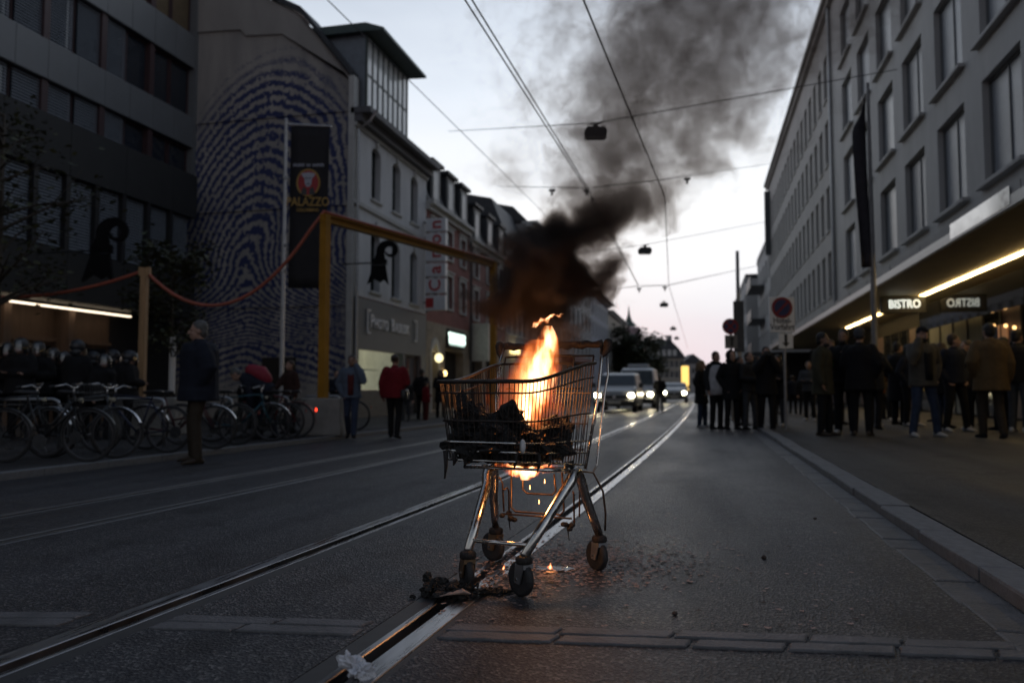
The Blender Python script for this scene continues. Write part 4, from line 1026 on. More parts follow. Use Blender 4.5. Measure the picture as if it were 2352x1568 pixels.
for sd in (1, -1):
    rk.tube([(-.2, sd * .235, .40), (-.215, sd * .215, .435), (-.23, sd * .20, .40), (-.235, sd * .195, .26)], .0045, 6)
    rk.tube([(-.17, sd * .2, .48), (-.22, sd * .27, .47), (-.27, sd * .30, .38), (-.31, sd * .30, .27), (-.315, sd * .295, .19)], .005, 6)
    rk.tube([(-.2, sd * .18, .37), (-.22, sd * .17, .38), (-.235, sd * .168, .36), (-.24, sd * .168, .215)], .0045, 6)
rk.build('crate_rack', mat('heat_stained_wire', (.20, .12, .08), .4, .8, var=.5, scale=40), ct, True)
for p in ((-.19, .15, .215), (-.2, -.155, .24)):
    mbm = MB()
    for k in range(5): mbm.ell((p[0] + rnd.uniform(-.02, .02), p[1] + rnd.uniform(-.03, .03), p[2] + rnd.uniform(-.02, .03)), (.013, .016, .012), n=7, m=5)
    mbm.tube([(p[0], p[1], p[2] + .02), (p[0], p[1] + .01, p[2] - .06)], [.005, .002], 5)
    mbm.build('melted_drip', SOOT, ct, True)
# casters
for (x, y, rot, stain) in ((.275, .130, R(62), 0), (.275, -.130, R(44), 1), (-.305, .270, R(55), 0), (-.305, -.270, R(70), 1)):
    c = inst(MB().lathe([(.0, .172), (.018, .172), (.03, .166), (.036, .158), (.036, .142), (.032, .137), (.0, .137)], 18).mesh('caster', SOOT, True), 'caster', ct, (x, y, .0), rot)
    MB().box(-.028, .028, -.026, .026, .118, .136).prism([(-.026, .13), (.026, .13), (.004, .06), (.0, .055), (-.03, .058), (-.034, .066)], -.027, -.021).prism([(-.026, .13), (.026, .13), (.004, .06), (.0, .055), (-.03, .058), (-.034, .066)], .021, .027).build('fork', GALV if not stain else mat('browned_fork', (.26, .17, .10), .4, .8, var=.3, scale=30), c)
    M4 = T(-.02, 0, .073) @ Matrix.Rotation(R(90), 4, 'X')
    MB().lathe([(.052, -.016), (.062, -.017), (.0715, -.011), (.073, 0), (.0715, .011), (.062, .017), (.052, .016)], 28, M4).build('wheel_tyre', RUBBER, c, True)
    MB().lathe([(.0, -.0165), (.014, -.018), (.016, -.012), (.03, -.010), (.034, -.014), (.046, -.014), (.0535, -.009), (.0535, .009), (.046, .014), (.034, .014), (.03, .010), (.016, .012), (.014, .018), (0, .0165)], 24, M4).build('wheel_hub', mat('grey_wheel_hub', (.035, .034, .034), .55, var=.2) if not stain else mat('stained_wheel_hub', (.07, .045, .03), .55, var=.3), c, True)
    MB().lathe([(0, -.03), (.007, -.03), (.007, .03), (0, .03)], 8, M4).build('axle', STEEL, c)

# charred load
def lump(parts, amp, freq, seed, mat_, name, parent=None, label=None, cat_=None, loc=(0, 0, 0), rz=0, sub=4):
    bm = bmesh.new()
    for c, rad in parts:
        r_ = bmesh.ops.create_icosphere(bm, subdivisions=sub, radius=1)
        for q in r_['verts']:
            d = q.co.copy(); p = Vector((d.x * rad[0], d.y * rad[1], d.z * rad[2])) + Vector(c)
            nz = noise.fractal(p * freq + Vector((seed, 0, seed * 2)), 1.0, 2.2, 5)
            nz2 = abs(noise.noise(p * freq * 3.1 + Vector((0, seed, 0))))
            q.co = Vector(c) + Vector((d.x * rad[0], d.y * rad[1], d.z * rad[2])) * (1 + amp * nz - amp * .7 * nz2)
    me = bpy.data.meshes.new(name); bm.to_mesh(me); bm.free(); me.materials.append(mat_)
    o = inst(me, name, parent, loc, rz)
    if label: tag(o, label, cat_)
    return o
def ember_mat(name, thr, strength):
    m = mat(name, (.010, .009, .009), .8, var=.4, scale=20, bump=.8, bscale=70); t = m.node_tree; b = t.nodes['Principled BSDF']
    co = t.nodes.new('ShaderNodeTexCoord'); n = t.nodes.new('ShaderNodeTexNoise'); n.inputs['Scale'].default_value = 34; n.inputs['Detail'].default_value = 3
    t.links.new(co.outputs['Object'], n.inputs[0])
    r = t.nodes.new('ShaderNodeValToRGB'); r.color_ramp.elements[0].position, r.color_ramp.elements[0].color = thr, (0, 0, 0, 1)
    r.color_ramp.elements[1].position, r.color_ramp.elements[1].color = thr + .1, (1, .28, .05, 1)
    t.links.new(n.outputs[0], r.inputs[0]); t.links.new(r.outputs[0], b.inputs['Emission Color']); b.inputs['Emission Strength'].default_value = strength
    return m
ld = thing('charred_load', 'black charred heap of rubbish smouldering in the trolley basket', 'rubbish', CART, CROT)
lump([((.30, -.05, .665), (.13, .155, .095)), ((.35, -.11, .74), (.06, .05, .07)), ((.22, .02, .70), (.10, .10, .075)), ((.40, .06, .64), (.05, .09, .07)), ((.33, -.135, .80), (.03, .028, .045)), ((.36, -.07, .62), (.075, .10, .06))], .75, 14, 3.1, ember_mat('charred_rubbish', .74, 2.5), 'front_heap', ld)
lump([((.02, .06, .62), (.24, .15, .09)), ((.2, .0, .605), (.24, .15, .05)), ((-.10, .12, .65), (.11, .09, .10)), ((.1, -.08, .62), (.14, .1, .07))], .6, 13, 7.7, ember_mat('smouldering_rubbish', .68, 2.2), 'rear_heap', ld)
for k, (x, y, z, ln) in enumerate(((.45, -.145, .575, .085), (.44, -.06, .565, .025), (.40, .145, .57, .03), (.2, .165, .55, .045), (.1, .175, .54, .02), (.44, -.11, .565, .02))):
    MB().tube([(x, y, z + .03), (x + .004, y + .004, z - ln * .4), (x + .002, y - .003, z - ln)], [.012, .008, .003], 6).build('hanging_strip', SOOT, ld, True)
bagm = mat('white_plastic_scrap', (.55, .55, .56), .4, var=.2)
MB().ell((.37, .165, .625), (.02, .012, .03), n=8, m=6).build('pale_scrap', bagm, ld, True)

# ------------------------------------------------------------------ flames and smoke as volumes
def field(name, curves, zmax, y0, build):
    m = bpy.data.materials.new(name); m.use_nodes = True; t = m.node_tree; t.nodes.clear()
    n, l = t.nodes.new, t.links.new
    def mt(op, a, c=None, d=None):
        q = n('ShaderNodeMath'); q.operation = op
        for i, s in enumerate((a, c, d)):
            if s is None: continue
            if isinstance(s, (int, float)): q.inputs[i].default_value = s
            else: l(s, q.inputs[i])
        return q.outputs[0]
    co = n('ShaderNodeTexCoord'); P = co.outputs['Object']
    def curve(src, key, lo, hi):
        fc = n('ShaderNodeFloatCurve'); cv = fc.mapping.curves[0]; pts = curves[key]
        fc.mapping.use_clip = False
        while len(cv.points) < len(pts): cv.points.new(.5, .5)
        for q, (z, v) in zip(cv.points, pts): q.location = (z / zmax, (v - lo) / (hi - lo))
        fc.mapping.update()
        l(mt('DIVIDE', src, zmax), fc.inputs['Value'])
        return mt('MULTIPLY_ADD', fc.outputs[0], hi - lo, lo)
    out = n('ShaderNodeOutputMaterial')
    build(n, l, mt, P, curve, out)
    return m
def hull(name, m, pts, k, n=20, yscale=1.0):
    mb = MB(); rings = []
    for z, x, y, r in pts: rings.append([Vector((x + r * k * math.cos(2 * math.pi * j / n), y + r * k * yscale * math.sin(2 * math.pi * j / n), z)) for j in range(n)])
    return mb.loft(rings).mesh(name, m)
def px2(px, py, d): p = at(px, py, d); c, s = math.cos(-YAW), math.sin(-YAW); return (p.z, p.x * c - p.y * s, p.x * s + p.y * c)
def lin(pts):                                     # z-sorted (z, x, y, ...) list
    return sorted(pts)

# smoke
SP = [(1225, 985, 3.66, .13, 7.), (1222, 930, 3.67, .16, 8.), (1222, 860, 3.70, .18, 8.), (1236, 790, 3.72, .20, 10.), (1243, 720, 3.75, .27, 26.), (1238, 640, 3.78, .36, 39.), (1246, 572, 3.80, .35, 39.), (1318, 528, 3.84, .33, 20.), (1405, 480, 3.9, .45, 9.), (1445, 410, 3.95, .55, 5.), (1490, 310, 4.05, .72, 3.2), (1540, 190, 4.2, .92, 2.7), (1590, 60, 4.35, 1.0, 2.6), (1670, -120, 4.5, 1.1, 2.), (1730, -330, 4.7, 1.1, 3.)]
S3 = [(*px2(a, b, d), r, dn) for a, b, d, r, dn in SP]
ZM = 4.2
def smoke_nodes(n, l, mt, P, curve, out):
    nw = n('ShaderNodeTexNoise'); nw.inputs['Scale'].default_value = 2.6; nw.inputs['Detail'].default_value = 3; l(P, nw.inputs[0])
    vm = n('ShaderNodeVectorMath'); vm.operation = 'SUBTRACT'; l(nw.outputs['Color'], vm.inputs[0]); vm.inputs[1].default_value = (.5, .5, .5)
    s0 = n('ShaderNodeSeparateXYZ'); l(P, s0.inputs[0])
    sc_ = n('ShaderNodeVectorMath'); sc_.operation = 'SCALE'; l(vm.outputs[0], sc_.inputs[0])
    l(mt('MULTIPLY_ADD', curve(s0.outputs[2], 'r', 0, 1), .95, .02), sc_.inputs['Scale'])
    ad = n('ShaderNodeVectorMath'); ad.operation = 'ADD'; l(P, ad.inputs[0]); l(sc_.outputs[0], ad.inputs[1])
    s = n('ShaderNodeSeparateXYZ'); l(ad.outputs[0], s.inputs[0]); z = s.outputs[2]
    dx = mt('SUBTRACT', s.outputs[0], curve(z, 'x', -1, 3)); dy = mt('SUBTRACT', s.outputs[1], curve(z, 'y', 2, 6))
    rr_ = curve(z, 'r', 0, 1)
    dist = mt('DIVIDE', mt('SQRT', mt('ADD', mt('MULTIPLY', dx, dx), mt('MULTIPLY', dy, dy))), rr_)
    nf = n('ShaderNodeTexNoise'); nf.inputs['Scale'].default_value = 4.2; nf.inputs['Detail'].default_value = 7; nf.inputs['Roughness'].default_value = .6; l(ad.outputs[0], nf.inputs[0])
    f = mt('ADD', mt('SUBTRACT', 1.0, dist), mt('MULTIPLY', mt('SUBTRACT', nf.outputs[0], .52), 4.2))
    mr = n('ShaderNodeMapRange'); mr.interpolation_type = 'SMOOTHSTEP'; mr.inputs[1].default_value, mr.inputs[2].default_value = .08, .85; l(f, mr.inputs[0])
    edge = n('ShaderNodeMapRange'); edge.inputs[1].default_value, edge.inputs[2].default_value = 1.5, 1.15; l(dist, edge.inputs[0])
    den = mt('MULTIPLY', mt('MULTIPLY', mr.outputs[0], edge.outputs[0]), curve(z, 'd', 0, 40))
    pv = n('ShaderNodeVolumePrincipled'); pv.inputs['Color'].default_value = (.095, .083, .079, 1); pv.inputs['Absorption Color'].default_value = (.05, .03, .02, 1); pv.inputs['Anisotropy'].default_value = .25
    l(den, pv.inputs['Density']); l(pv.outputs[0], out.inputs['Volume'])
zz_ = [q for q in S3]
cur = {'x': [(q[0], q[1]) for q in zz_], 'y': [(q[0], q[2]) for q in zz_], 'r': [(q[0], q[3]) for q in zz_], 'd': [(q[0], q[4]) for q in zz_]}
SMK = field('dark_smoke', cur, ZM, 0, smoke_nodes)
SMK.cycles.volume_step_rate = .14
def dense(pts, k=5):
    o = []
    for a, b in zip(pts[:-1], pts[1:]): o += [tuple(a[i] + (b[i] - a[i]) * j / k for i in range(4)) for j in range(k)]
    return o + [tuple(pts[-1][:4])]
so_ = inst(hull('smoke', SMK, dense([(q[0], q[1], q[2], q[3]) for q in S3]), 1.55), 'smoke', None, (0, 0, 0), YAW)
tag(so_, 'dark smoke rising from the burning trolley and drifting across the sky', 'smoke', kind='stuff')

# flames
def flame(name, pts, zmax, strength, k=1.7, warp=.06, nscale=9, seed=0.0, parent=None, label=None, step=.25, sharp=1.0):
    cur = {'x': [(q[0], q[1]) for q in pts], 'y': [(q[0], q[2]) for q in pts], 'r': [(q[0], q[3]) for q in pts]}
    ylo = pts[0][2] - .5
    def nodes(n, l, mt, P, curve, out):
        mpg = n('ShaderNodeMapping'); mpg.inputs['Scale'].default_value = (1, 1, .36); mpg.inputs['Location'].default_value = (seed, seed * .7, 0); l(P, mpg.inputs[0])
        nw = n('ShaderNodeTexNoise'); nw.inputs['Scale'].default_value = nscale; nw.inputs['Detail'].default_value = 2.5; l(mpg.outputs[0], nw.inputs[0])
        vm = n('ShaderNodeVectorMath'); vm.operation = 'SUBTRACT'; l(nw.outputs['Color'], vm.inputs[0]); vm.inputs[1].default_value = (.5, .5, .5)
        vs_ = n('ShaderNodeVectorMath'); vs_.operation = 'MULTIPLY'; l(vm.outputs[0], vs_.inputs[0]); vs_.inputs[1].default_value = (warp, warp, warp * 2.2)
        ad = n('ShaderNodeVectorMath'); ad.operation = 'ADD'; l(P, ad.inputs[0]); l(vs_.outputs[0], ad.inputs[1])
        s = n('ShaderNodeSeparateXYZ'); l(ad.outputs[0], s.inputs[0]); z = s.outputs[2]
        dx = mt('SUBTRACT', s.outputs[0], curve(z, 'x', -1, 1)); dy = mt('SUBTRACT', s.outputs[1], curve(z, 'y', ylo, ylo + 1))
        rr_ = mt('MAXIMUM', curve(z, 'r', 0, .25), .002)
        dist = mt('DIVIDE', mt('SQRT', mt('ADD', mt('MULTIPLY', dx, dx), mt('MULTIPLY', dy, dy))), rr_)
        nf = n('ShaderNodeTexNoise'); nf.inputs['Scale'].default_value = nscale * 1.9; nf.inputs['Detail'].default_value = 4; l(mpg.outputs[0], nf.inputs[0])
        f = mt('ADD', mt('SUBTRACT', 1.0, dist), mt('MULTIPLY', mt('SUBTRACT', nf.outputs[0], .5), 2.9))
        f = mt('MULTIPLY', f, sharp)
        r = n('ShaderNodeValToRGB'); l(f, r.inputs[0])
        e = r.color_ramp.elements
        e[0].position, e[0].color = .0, (0, 0, 0, 1); e[1].position, e[1].color = 1.0, (3.6, 2.1, 1.05, 1)
        for p, c in ((.12, (.06, .005, .001, 1)), (.32, (.42, .055, .01, 1)), (.58, (1.25, .30, .06, 1)), (.8, (2.2, .85, .27, 1))):
            q = e.new(p); q.color = c
        em = n('ShaderNodeEmission'); l(r.outputs[0], em.inputs[0]); em.inputs[1].default_value = strength
        l(em.outputs[0], out.inputs['Volume'])
    m = field('flame_' + name, cur, zmax, 0, nodes); m.cycles.volume_step_rate = step
    dp = [(q[0], q[1], q[2], max(q[3], .012)) for q in pts]
    o = inst(hull('flame', m, dense(dp, 3), k, 14), 'flame', parent, None if parent else (0, 0, 0), None if parent else YAW)
    return o
FP_ = lambda L_: [(*px2(a, b, d), r) for a, b, d, r in L_]
f1 = flame('main', FP_([(1198, 1000, 3.60, .03), (1206, 970, 3.60, .06), (1216, 930, 3.62, .08), (1230, 890, 3.63, .082), (1246, 850, 3.64, .072), (1255, 815, 3.65, .046), (1257, 785, 3.65, .036), (1258, 748, 3.65, .008)]), 1.4, 20, warp=.13, nscale=13, sharp=1.35)
f1b = flame('haze', FP_([(1196, 1000, 3.66, .06), (1200, 960, 3.66, .12), (1206, 910, 3.67, .15), (1214, 860, 3.68, .14), (1228, 820, 3.69, .09), (1240, 780, 3.69, .03)]), 1.4, 8, warp=.14, nscale=8, seed=7.0)  # added halo: a self-glowing volume for the orange haze round the flame
tag(f1b, 'broad dim orange halo of fire glow added behind the tall flame', 'flame')
tag(f1, 'tall orange and yellow flame standing in the trolley basket', 'flame')
f2 = flame('loose', FP_([(1226, 752, 3.66, .012), (1238, 742, 3.66, .022), (1252, 734, 3.66, .026), (1270, 727, 3.66, .022), (1290, 720, 3.66, .01)]), 1.4, 30, k=2.6, warp=.06, nscale=22, seed=4.0, sharp=1.5)
tag(f2, 'torn red wisp of flame floating above the main flame', 'flame')
f3 = flame('under', FP_([(1207, 1102, 3.6, .015), (1205, 1090, 3.6, .055), (1207, 1078, 3.6, .10), (1208, 1066, 3.6, .115)]), 1.4, 28, k=1.5, warp=.06, nscale=22, seed=2.0, sharp=1.3)
tag(f3, 'bright dripping fire under the trolley basket', 'flame')
for k, (px, pyb, pyt, z, rr2, lab) in enumerate(((1263, 1309, 1292, 0, .011, 'small flame in the molten puddle under the trolley'), (1157, 1309, 1297, 0, .010, 'tiny flame beside the front caster'), (1151, 1056, 1048, .5, .0, ''))):
    if not lab: continue
    p = ground(px, pyb, z); cs2 = (math.cos(-YAW), math.sin(-YAW)); X, Y = p.x * cs2[0] - p.y * cs2[1], p.x * cs2[1] + p.y * cs2[0]; hh = (pyb - pyt) / FPX * Y
    o = flame('small%d' % k, [(z + .004, X, Y, rr2 * .7), (z + hh * .3, X, Y, rr2), (z + hh * .65, X + .002, Y, rr2 * .55), (z + hh, X + .003, Y, .003)], 1.4, 130, k=1.6, warp=.012, nscale=40, seed=k * 3.0)
    tag(o, lab, 'flame')
for k, (px, py, d) in enumerate(((1217, 1120, 3.6), (1251, 1106, 3.66), (1238, 1153, 3.7))):
    p = at(px, py, d); o = MB().blob([p + Vector((0, 0, .012)), p, p - Vector((0, 0, .005))], [.0008, .0022, .002], 8).build('burning_drip', mat('burning_drip', (1, .5, .2), .5, emit=(1, .45, .14), estr=9), None, True)
    tag(o, ('glowing drip still close under the fire below the basket', 'glowing drip hanging beside the upper bar of the crate rack', 'glowing drip fallen lowest, level with the lower bar of the crate rack')[k], 'drip', 'burning drips')
def plight(name, p, e, r, col):
    d = bpy.data.lights.new(name, 'POINT'); d.energy = e; d.shadow_soft_size = r; d.color = col
    o = bpy.data.objects.new(name, d); C.objects.link(o); o.location = p; return o
plight('fire_light', at(1225, 900, 3.63), 7.5, .07, (1, .38, .10))
plight('under_fire_light', at(1206, 1085, 3.6), 3.2, .03, (1, .40, .10))
plight('puddle_fire_light', ground(1263, 1300, .03), .12, .01, (1, .42, .12))
# ------------------------------------------------------------------ debris on the road
CHAR = mat('charred_scrap', (.012, .011, .011), .65, var=.5, scale=30, bump=.9, bscale=60)
p = ground(1035, 1372)
db = thing('charred_debris', 'charred tangle of burnt rubbish lying across the rail before the trolley', 'debris', (p.x, p.y, 0), YAW)
lump([((-.075, .03, .035), (.055, .05, .04)), ((.0, .0, .028), (.09, .055, .03)), ((.085, .01, .02), (.07, .045, .022)), ((-.10, .05, .06), (.025, .022, .035))], .8, 22, 1.3, CHAR, 'burnt_mass', db)
for k in range(9):
    a = rnd.uniform(-.1, .12); MB().tube([(a, rnd.uniform(-.05, .04), .03), (a + rnd.uniform(-.04, .04), rnd.uniform(-.06, .05), .05 + rnd.uniform(0, .02)), (a + rnd.uniform(-.07, .07), rnd.uniform(-.07, .05), .012)], [.006, .005, .002], 5).build('burnt_strand', CHAR, db)
pp = MB(); q = [(-.05, -.055), (.0, -.075), (.06, -.07), (.085, -.045), (.05, -.03), (-.02, -.025)]
pp.add([(x, y, .03 + .014 * math.sin(x * 40)) for x, y in q] + [(x, y, .034 + .014 * math.sin(x * 40)) for x, y in q], [tuple(range(6)), tuple(range(11, 5, -1))] + [(i, (i + 1) % 6, (i + 1) % 6 + 6, i + 6) for i in range(6)])
pp.build('paper_scrap', mat('scorched_paper', (.42, .30, .25), .8, var=.35, scale=12), db)
p = ground(1140, 1364)
lump([((0, 0, .012), (.05, .03, .014)), ((.05, .012, .01), (.03, .02, .012)), ((-.03, .02, .012), (.02, .02, .016))], .9, 30, 5.2, CHAR, 'burnt_scrap', None, 'small burnt scrap between the front wheels of the trolley', 'debris', (p.x, p.y, 0), YAW)
p = ground(948, 1374)
lump([((0, 0, .008), (.012, .01, .012))], .8, 40, 2.2, CHAR, 'burnt_scrap', None, 'tiny lone burnt crumb left of the charred tangle', 'debris', (p.x, p.y, 0), 0, 3)
p = ground(812, 1556)
cb = lump([((0, .01, .03), (.040, .028, .032)), ((.024, -.014, .026), (.035, .028, .026)), ((-.026, .018, .045), (.018, .018, .026))], 1.1, 30, 9.1, mat('crumpled_white_paper', (.62, .63, .68), .7, var=.15, scale=20), 'crumpled_paper', None, 'crumpled white paper napkin lying in the rail groove', 'paper', (p.x, p.y, 0), 0)
pd = MB(); c0 = ground(1272, 1306); n = 40; ring = []
for i in range(n):
    a = 2 * math.pi * i / n; r_ = 1 + .35 * noise.noise(Vector((math.cos(a) * 2, math.sin(a) * 2, 1))) + .12 * math.sin(a * 5)
    ring.append((c0.x + .10 * r_ * math.cos(a), c0.y + .055 * r_ * math.sin(a)))
pd.add([(x, y, .004) for x, y in ring] + [(c0.x + (x - c0.x) * .8, c0.y + (y - c0.y) * .8, .007) for x, y in ring], [(i, (i + 1) % n, (i + 1) % n + n, i + n) for i in range(n)] + [tuple(range(n, 2 * n))])
tag(pd.build('molten_puddle', mat('molten_plastic', (.03, .028, .028), .06, var=.3, spec=.9, bump=.5, bscale=45), None, True), 'shiny puddle of molten plastic under the trolley', 'puddle')
FL = [mat('pale_flake', (.34, .25, .225), .8, var=.4, scale=9), mat('dark_flake', (.05, .035, .03), .8, var=.3)]
fl = MB()
for i in range(2350):
    if i < 2100:
        t = rnd.random(); cx, cy = (1290 + rnd.gauss(60, 130), 1290 + rnd.gauss(0, 26)) if i < 1700 else (1180 + rnd.gauss(0, 60), 1330 + rnd.gauss(0, 24))
    else: cx, cy = rnd.uniform(1000, 2000), 1000 + 450 * rnd.random() ** .7
    p = ground(cx, cy); s = rnd.uniform(.004, .013) * (1.0 if i < 2100 else 1.1); a = rnd.uniform(0, 6.28); z = road_z(p.x) + .003 + rnd.uniform(0, .003)
    if p.x > KX - .05: continue
    fl.cur = 0 if rnd.random() < .8 else 1
    k = rnd.randint(4, 6); fl.add([(p.x + s * rnd.uniform(.5, 1.5) * math.cos(a + 2 * math.pi * j / k), p.y + s * rnd.uniform(.5, 1.3) * math.sin(a + 2 * math.pi * j / k), z + rnd.uniform(-.001, .003)) for j in range(k)], [tuple(range(k))])
tag(fl.build('litter_flakes', FL), 'brown ash flakes and leaf crumbs strewn over the road round the trolley', 'litter', kind='stuff')
for k, (px, py, s) in enumerate(((1872, 1192, .013), (1755, 1283, .016), (1550, 1412, .012), (1228, 1345, .012))):
    p = ground(px, py); lump([((0, 0, s * .5), (s, s * .8, s * .6))], .5, 60, k + .5, FL[1], 'crumb', None, ('dark crumb on the open asphalt out towards the photographer', 'largest dark crumb lying alone on the asphalt between trolley and kerb', 'dark crumb on the asphalt just before the stone slabs', 'dark crumb beside the front wheel of the trolley')[k], 'debris', (p.x, p.y, road_z(p.x)), 0, 2)['group'] = 'loose crumbs on the asphalt'

# ------------------------------------------------------------------ signs and poles on the right
SIGNM = mat('white_sign_face', (.8, .8, .8), .45, var=.05); REDS = mat('red_sign_paint', (.22, .012, .02), .45, var=.08); BLUES = mat('blue_sign_paint', (.015, .03, .11), .45, var=.08); BLK = mat('black_sign_print', (.015, .015, .016), .5)
def round_face(parent, x, z, r, y, cross):
    def dsc(rad, y0, y1, m, nm): MB().lathe([(0, y0), (rad, y0), (rad, y1), (0, y1)], 32, T(x, 0, z) @ Matrix.Rotation(R(90), 4, 'X')).build(nm, m, parent)
    dsc(r, -y, -y + .004, REDS, 'red_ring'); dsc(r * .74, -y + .004, -y + .008, BLUES, 'blue_field') if False else dsc(r * .74, -y - .0, -y + .007, BLUES, 'blue_field')
    for a in ((45, -45) if cross else (-45,)):
        MB().obox((x, -(-y) * -1 if False else y * -1 * -1 * -1 - .004, z), (r * 1.55, .006, r * .2), Matrix.Rotation(R(-a), 3, 'Y')).build('red_bar', REDS, parent)
def flat_disc(parent, x, z, rad, y, m, nm, th=.006): return MB().prism([(x + rad * math.cos(2 * math.pi * i / 32), z + rad * math.sin(2 * math.pi * i / 32)) for i in range(32)], y - th, y).build(nm, m, parent)
def face_sign(parent, x, z, r, y, cross):
    flat_disc(parent, x, z, r, y, REDS, 'red_ring'); flat_disc(parent, x, z, r * .75, y - .0065, BLUES, 'blue_field', .003)
    for i, a in enumerate((45, -45) if cross else (-45,)): MB().obox((x, y - .0115 - i * .003, z), (r * 1.6, .003, r * .2), Matrix.Rotation(R(a), 3, 'Y')).build('red_bar', REDS, parent)
def arrow(parent, x, z, h, y, up):
    s = 1 if up else -1
    MB().prism([(x - .03, z - s * h * .5), (x + .03, z - s * h * .5), (x + .03, z + s * h * .15), (x + .075, z + s * h * .15), (x, z + s * h * .5), (x - .075, z + s * h * .15), (x - .03, z + s * h * .15)][::s], y - .004, y).build('arrow', BLK, parent)
d1 = 17.5; b = ground(1808, 988, PAVE_R); dd = (b - Vector((0, 0, EYE))).dot(Vector((-math.sin(YAW), math.cos(YAW), 0)))
sg = thing('hotel_sign', 'no parking sign for the hotel drive with a white panel on a grey post', 'sign', (b.x, b.y, PAVE_R), YAW + R(4))
Zs = lambda py: at(1800, py, dd).z - PAVE_R
Xs = lambda px: (px - 1806) / FPX * dd
MB().tube([(0, .05, 0), (0, .05, Zs(690))], .03, 10).build('post', GALV, sg)
MB().bbox(Xs(1769), Xs(1829), -.02, .01, Zs(763), Zs(681), .015).build('panel', SIGNM, sg)
face_sign(sg, (Xs(1769) + Xs(1829)) / 2, Zs(706), .215, -.0215, False)
for body, py in (('Hotel-', 736), ('Vorfahrt', 751)): text('lettering', body, .165, BLK, sg, T((Xs(1769) + Xs(1829)) / 2, -.025, Zs(py)), .004, .002, .88)
MB().box(Xs(1790), Xs(1824), -.01, .005, Zs(800), Zs(765.5)).build('arrow_plate', SIGNM, sg); arrow(sg, (Xs(1790) + Xs(1824)) / 2, Zs(782), .26, -.0105, False)
b = ground(1690, 968, PAVE_R); dd2 = (b - Vector((0, 0, EYE))).dot(Vector((-math.sin(YAW), math.cos(YAW), 0)))
sg2 = thing('no_stopping_sign', 'round red and blue no stopping sign with an arrow plate below', 'sign', (b.x, b.y, PAVE_R), YAW)
Zt = lambda py: at(1690, py, dd2).z - PAVE_R; Xt = lambda px: (px - 1690) / FPX * dd2
MB().tube([(Xt(1684), .06, 0), (Xt(1684), .06, Zt(735))], .035, 10).build('post', GALV, sg2)
face_sign(sg2, Xt(1681), Zt(749), 18.5 / FPX * dd2, -.0, True)
MB().box(Xt(1668), Xt(1697), -.01, .005, Zt(800), Zt(769)).build('arrow_plate', mat('grey_plate', (.16, .165, .17), .5), sg2); arrow(sg2, Xt(1684), Zt(783), .26, -.0105, True)
# flagpole with furled dark flag
b = ground(2015, 978, PAVE_R); dd3 = (b - Vector((0, 0, EYE))).dot(Vector((-math.sin(YAW), math.cos(YAW), 0)))
fp2 = thing('flagpole', 'tall grey flagpole on the pavement with a long dark flag by the bistro', 'flagpole', (b.x, b.y, PAVE_R), YAW)
zt = at(2003, 175, dd3).z - PAVE_R
MB().tube([(0, 0, 0), (0, 0, zt * .45), (0, 0, zt)], [.075, .06, .035], 12).lathe([(.13, 0), (.13, .02), (.08, .04)], 14).build('pole', mat('grey_pole_paint', (.21, .21, .22), .45, .3), fp2)
cl = MB(); z0, z1 = at(1990, 612, dd3).z - PAVE_R, at(1998, 200, dd3).z - PAVE_R; vs, fs = [], []; n = 24
for i in range(n + 1):
    t = i / n; wd = .34 * (.25 + .75 * sm(0, .22, t)) * (1 - .35 * t)
    for j in range(5): vs.append((-.06 - wd * j / 4, .05 * math.sin(j * 1.5 + t * 5), z1 + (z0 - z1) * t - .25 * (1 - t) * j / 4 * 0 - (.3 * j / 4) * (1 - sm(0, .3, t))))
for i in range(n):
    for j in range(4): fs.append((i * 5 + j, i * 5 + j + 1, (i + 1) * 5 + j + 1, (i + 1) * 5 + j))
cl.add(vs, fs); fo = cl.build('flag', mat('dark_flag_cloth', (.025, .022, .03), .8, var=.3), fp2, True); so2 = fo.modifiers.new('thickness', 'SOLIDIFY'); so2.thickness = .01
# lamp/traffic pole behind the round sign
b = ground(1700, 955, PAVE_R); 
pl3 = thing('utility_pole', 'plain grey pole rising behind the round no stopping sign', 'pole', (b.x, b.y, PAVE_R))
dd4 = b.y; MB().tube([(0, 0, 0), (0, 0, at(1705, 592, dd4 / math.cos(YAW) * .98).z)], [.075, .055], 10).build('shaft', GALV, pl3)
MB().box(-.16, .16, -.16, -.1, 2.0, 3.6).build('cabinet', DARKM, pl3)
# bistro sign
by = 27.9; bp0, bp1 = ony(2022, 700, by), ony(2126, 700, by); zt, zb = ony(2070, 681, by).z, ony(2070, 719, by).z
bi = thing('bistro_sign', 'black hanging sign box with glowing white bistro lettering under the canopy', 'sign', (bp0.x, by, zb))
wB, hB = bp1.x - bp0.x, zt - zb
MB().bbox(0, wB, -.12, .12, 0, hB, .015).build('box', BLACKM, bi)
NEON = mat('white_sign_glow', (1, 1, 1), .5, emit=(.92, 1.0, .93), estr=1.3)
text('lettering', 'BISTRO', hB * .70, NEON, bi, T(wB / 2 + .02, -.135, hB * .5), .02, .003, wB * .76 / (hB * .70 * 3.55))
MB().tube([(.2, 0, hB), (.2, 0, 3.94 - zb)], .015, 6).tube([(wB - .2, 0, hB), (wB - .2, 0, 3.94 - zb)], .015, 6).build('hanger', DARKM, bi)
# lit yellow column and far traffic
b = ground(1574, 935); 
yc = thing('lit_column', 'tall glowing yellow advertising column far down the street', 'sign', at(1574, 900, 70)); yc.location.z = 0
MB().bbox(-.32, .32, -.1, .1, .9, at(1574, 840, 70).z, .05).build('light_panel', mat('yellow_light_panel', (1, .8, .3), .5, emit=(1, .62, .16), estr=1.8), yc)
MB().box(-.1, .1, -.1, .1, 0, .9).build('foot', DARKM, yc)
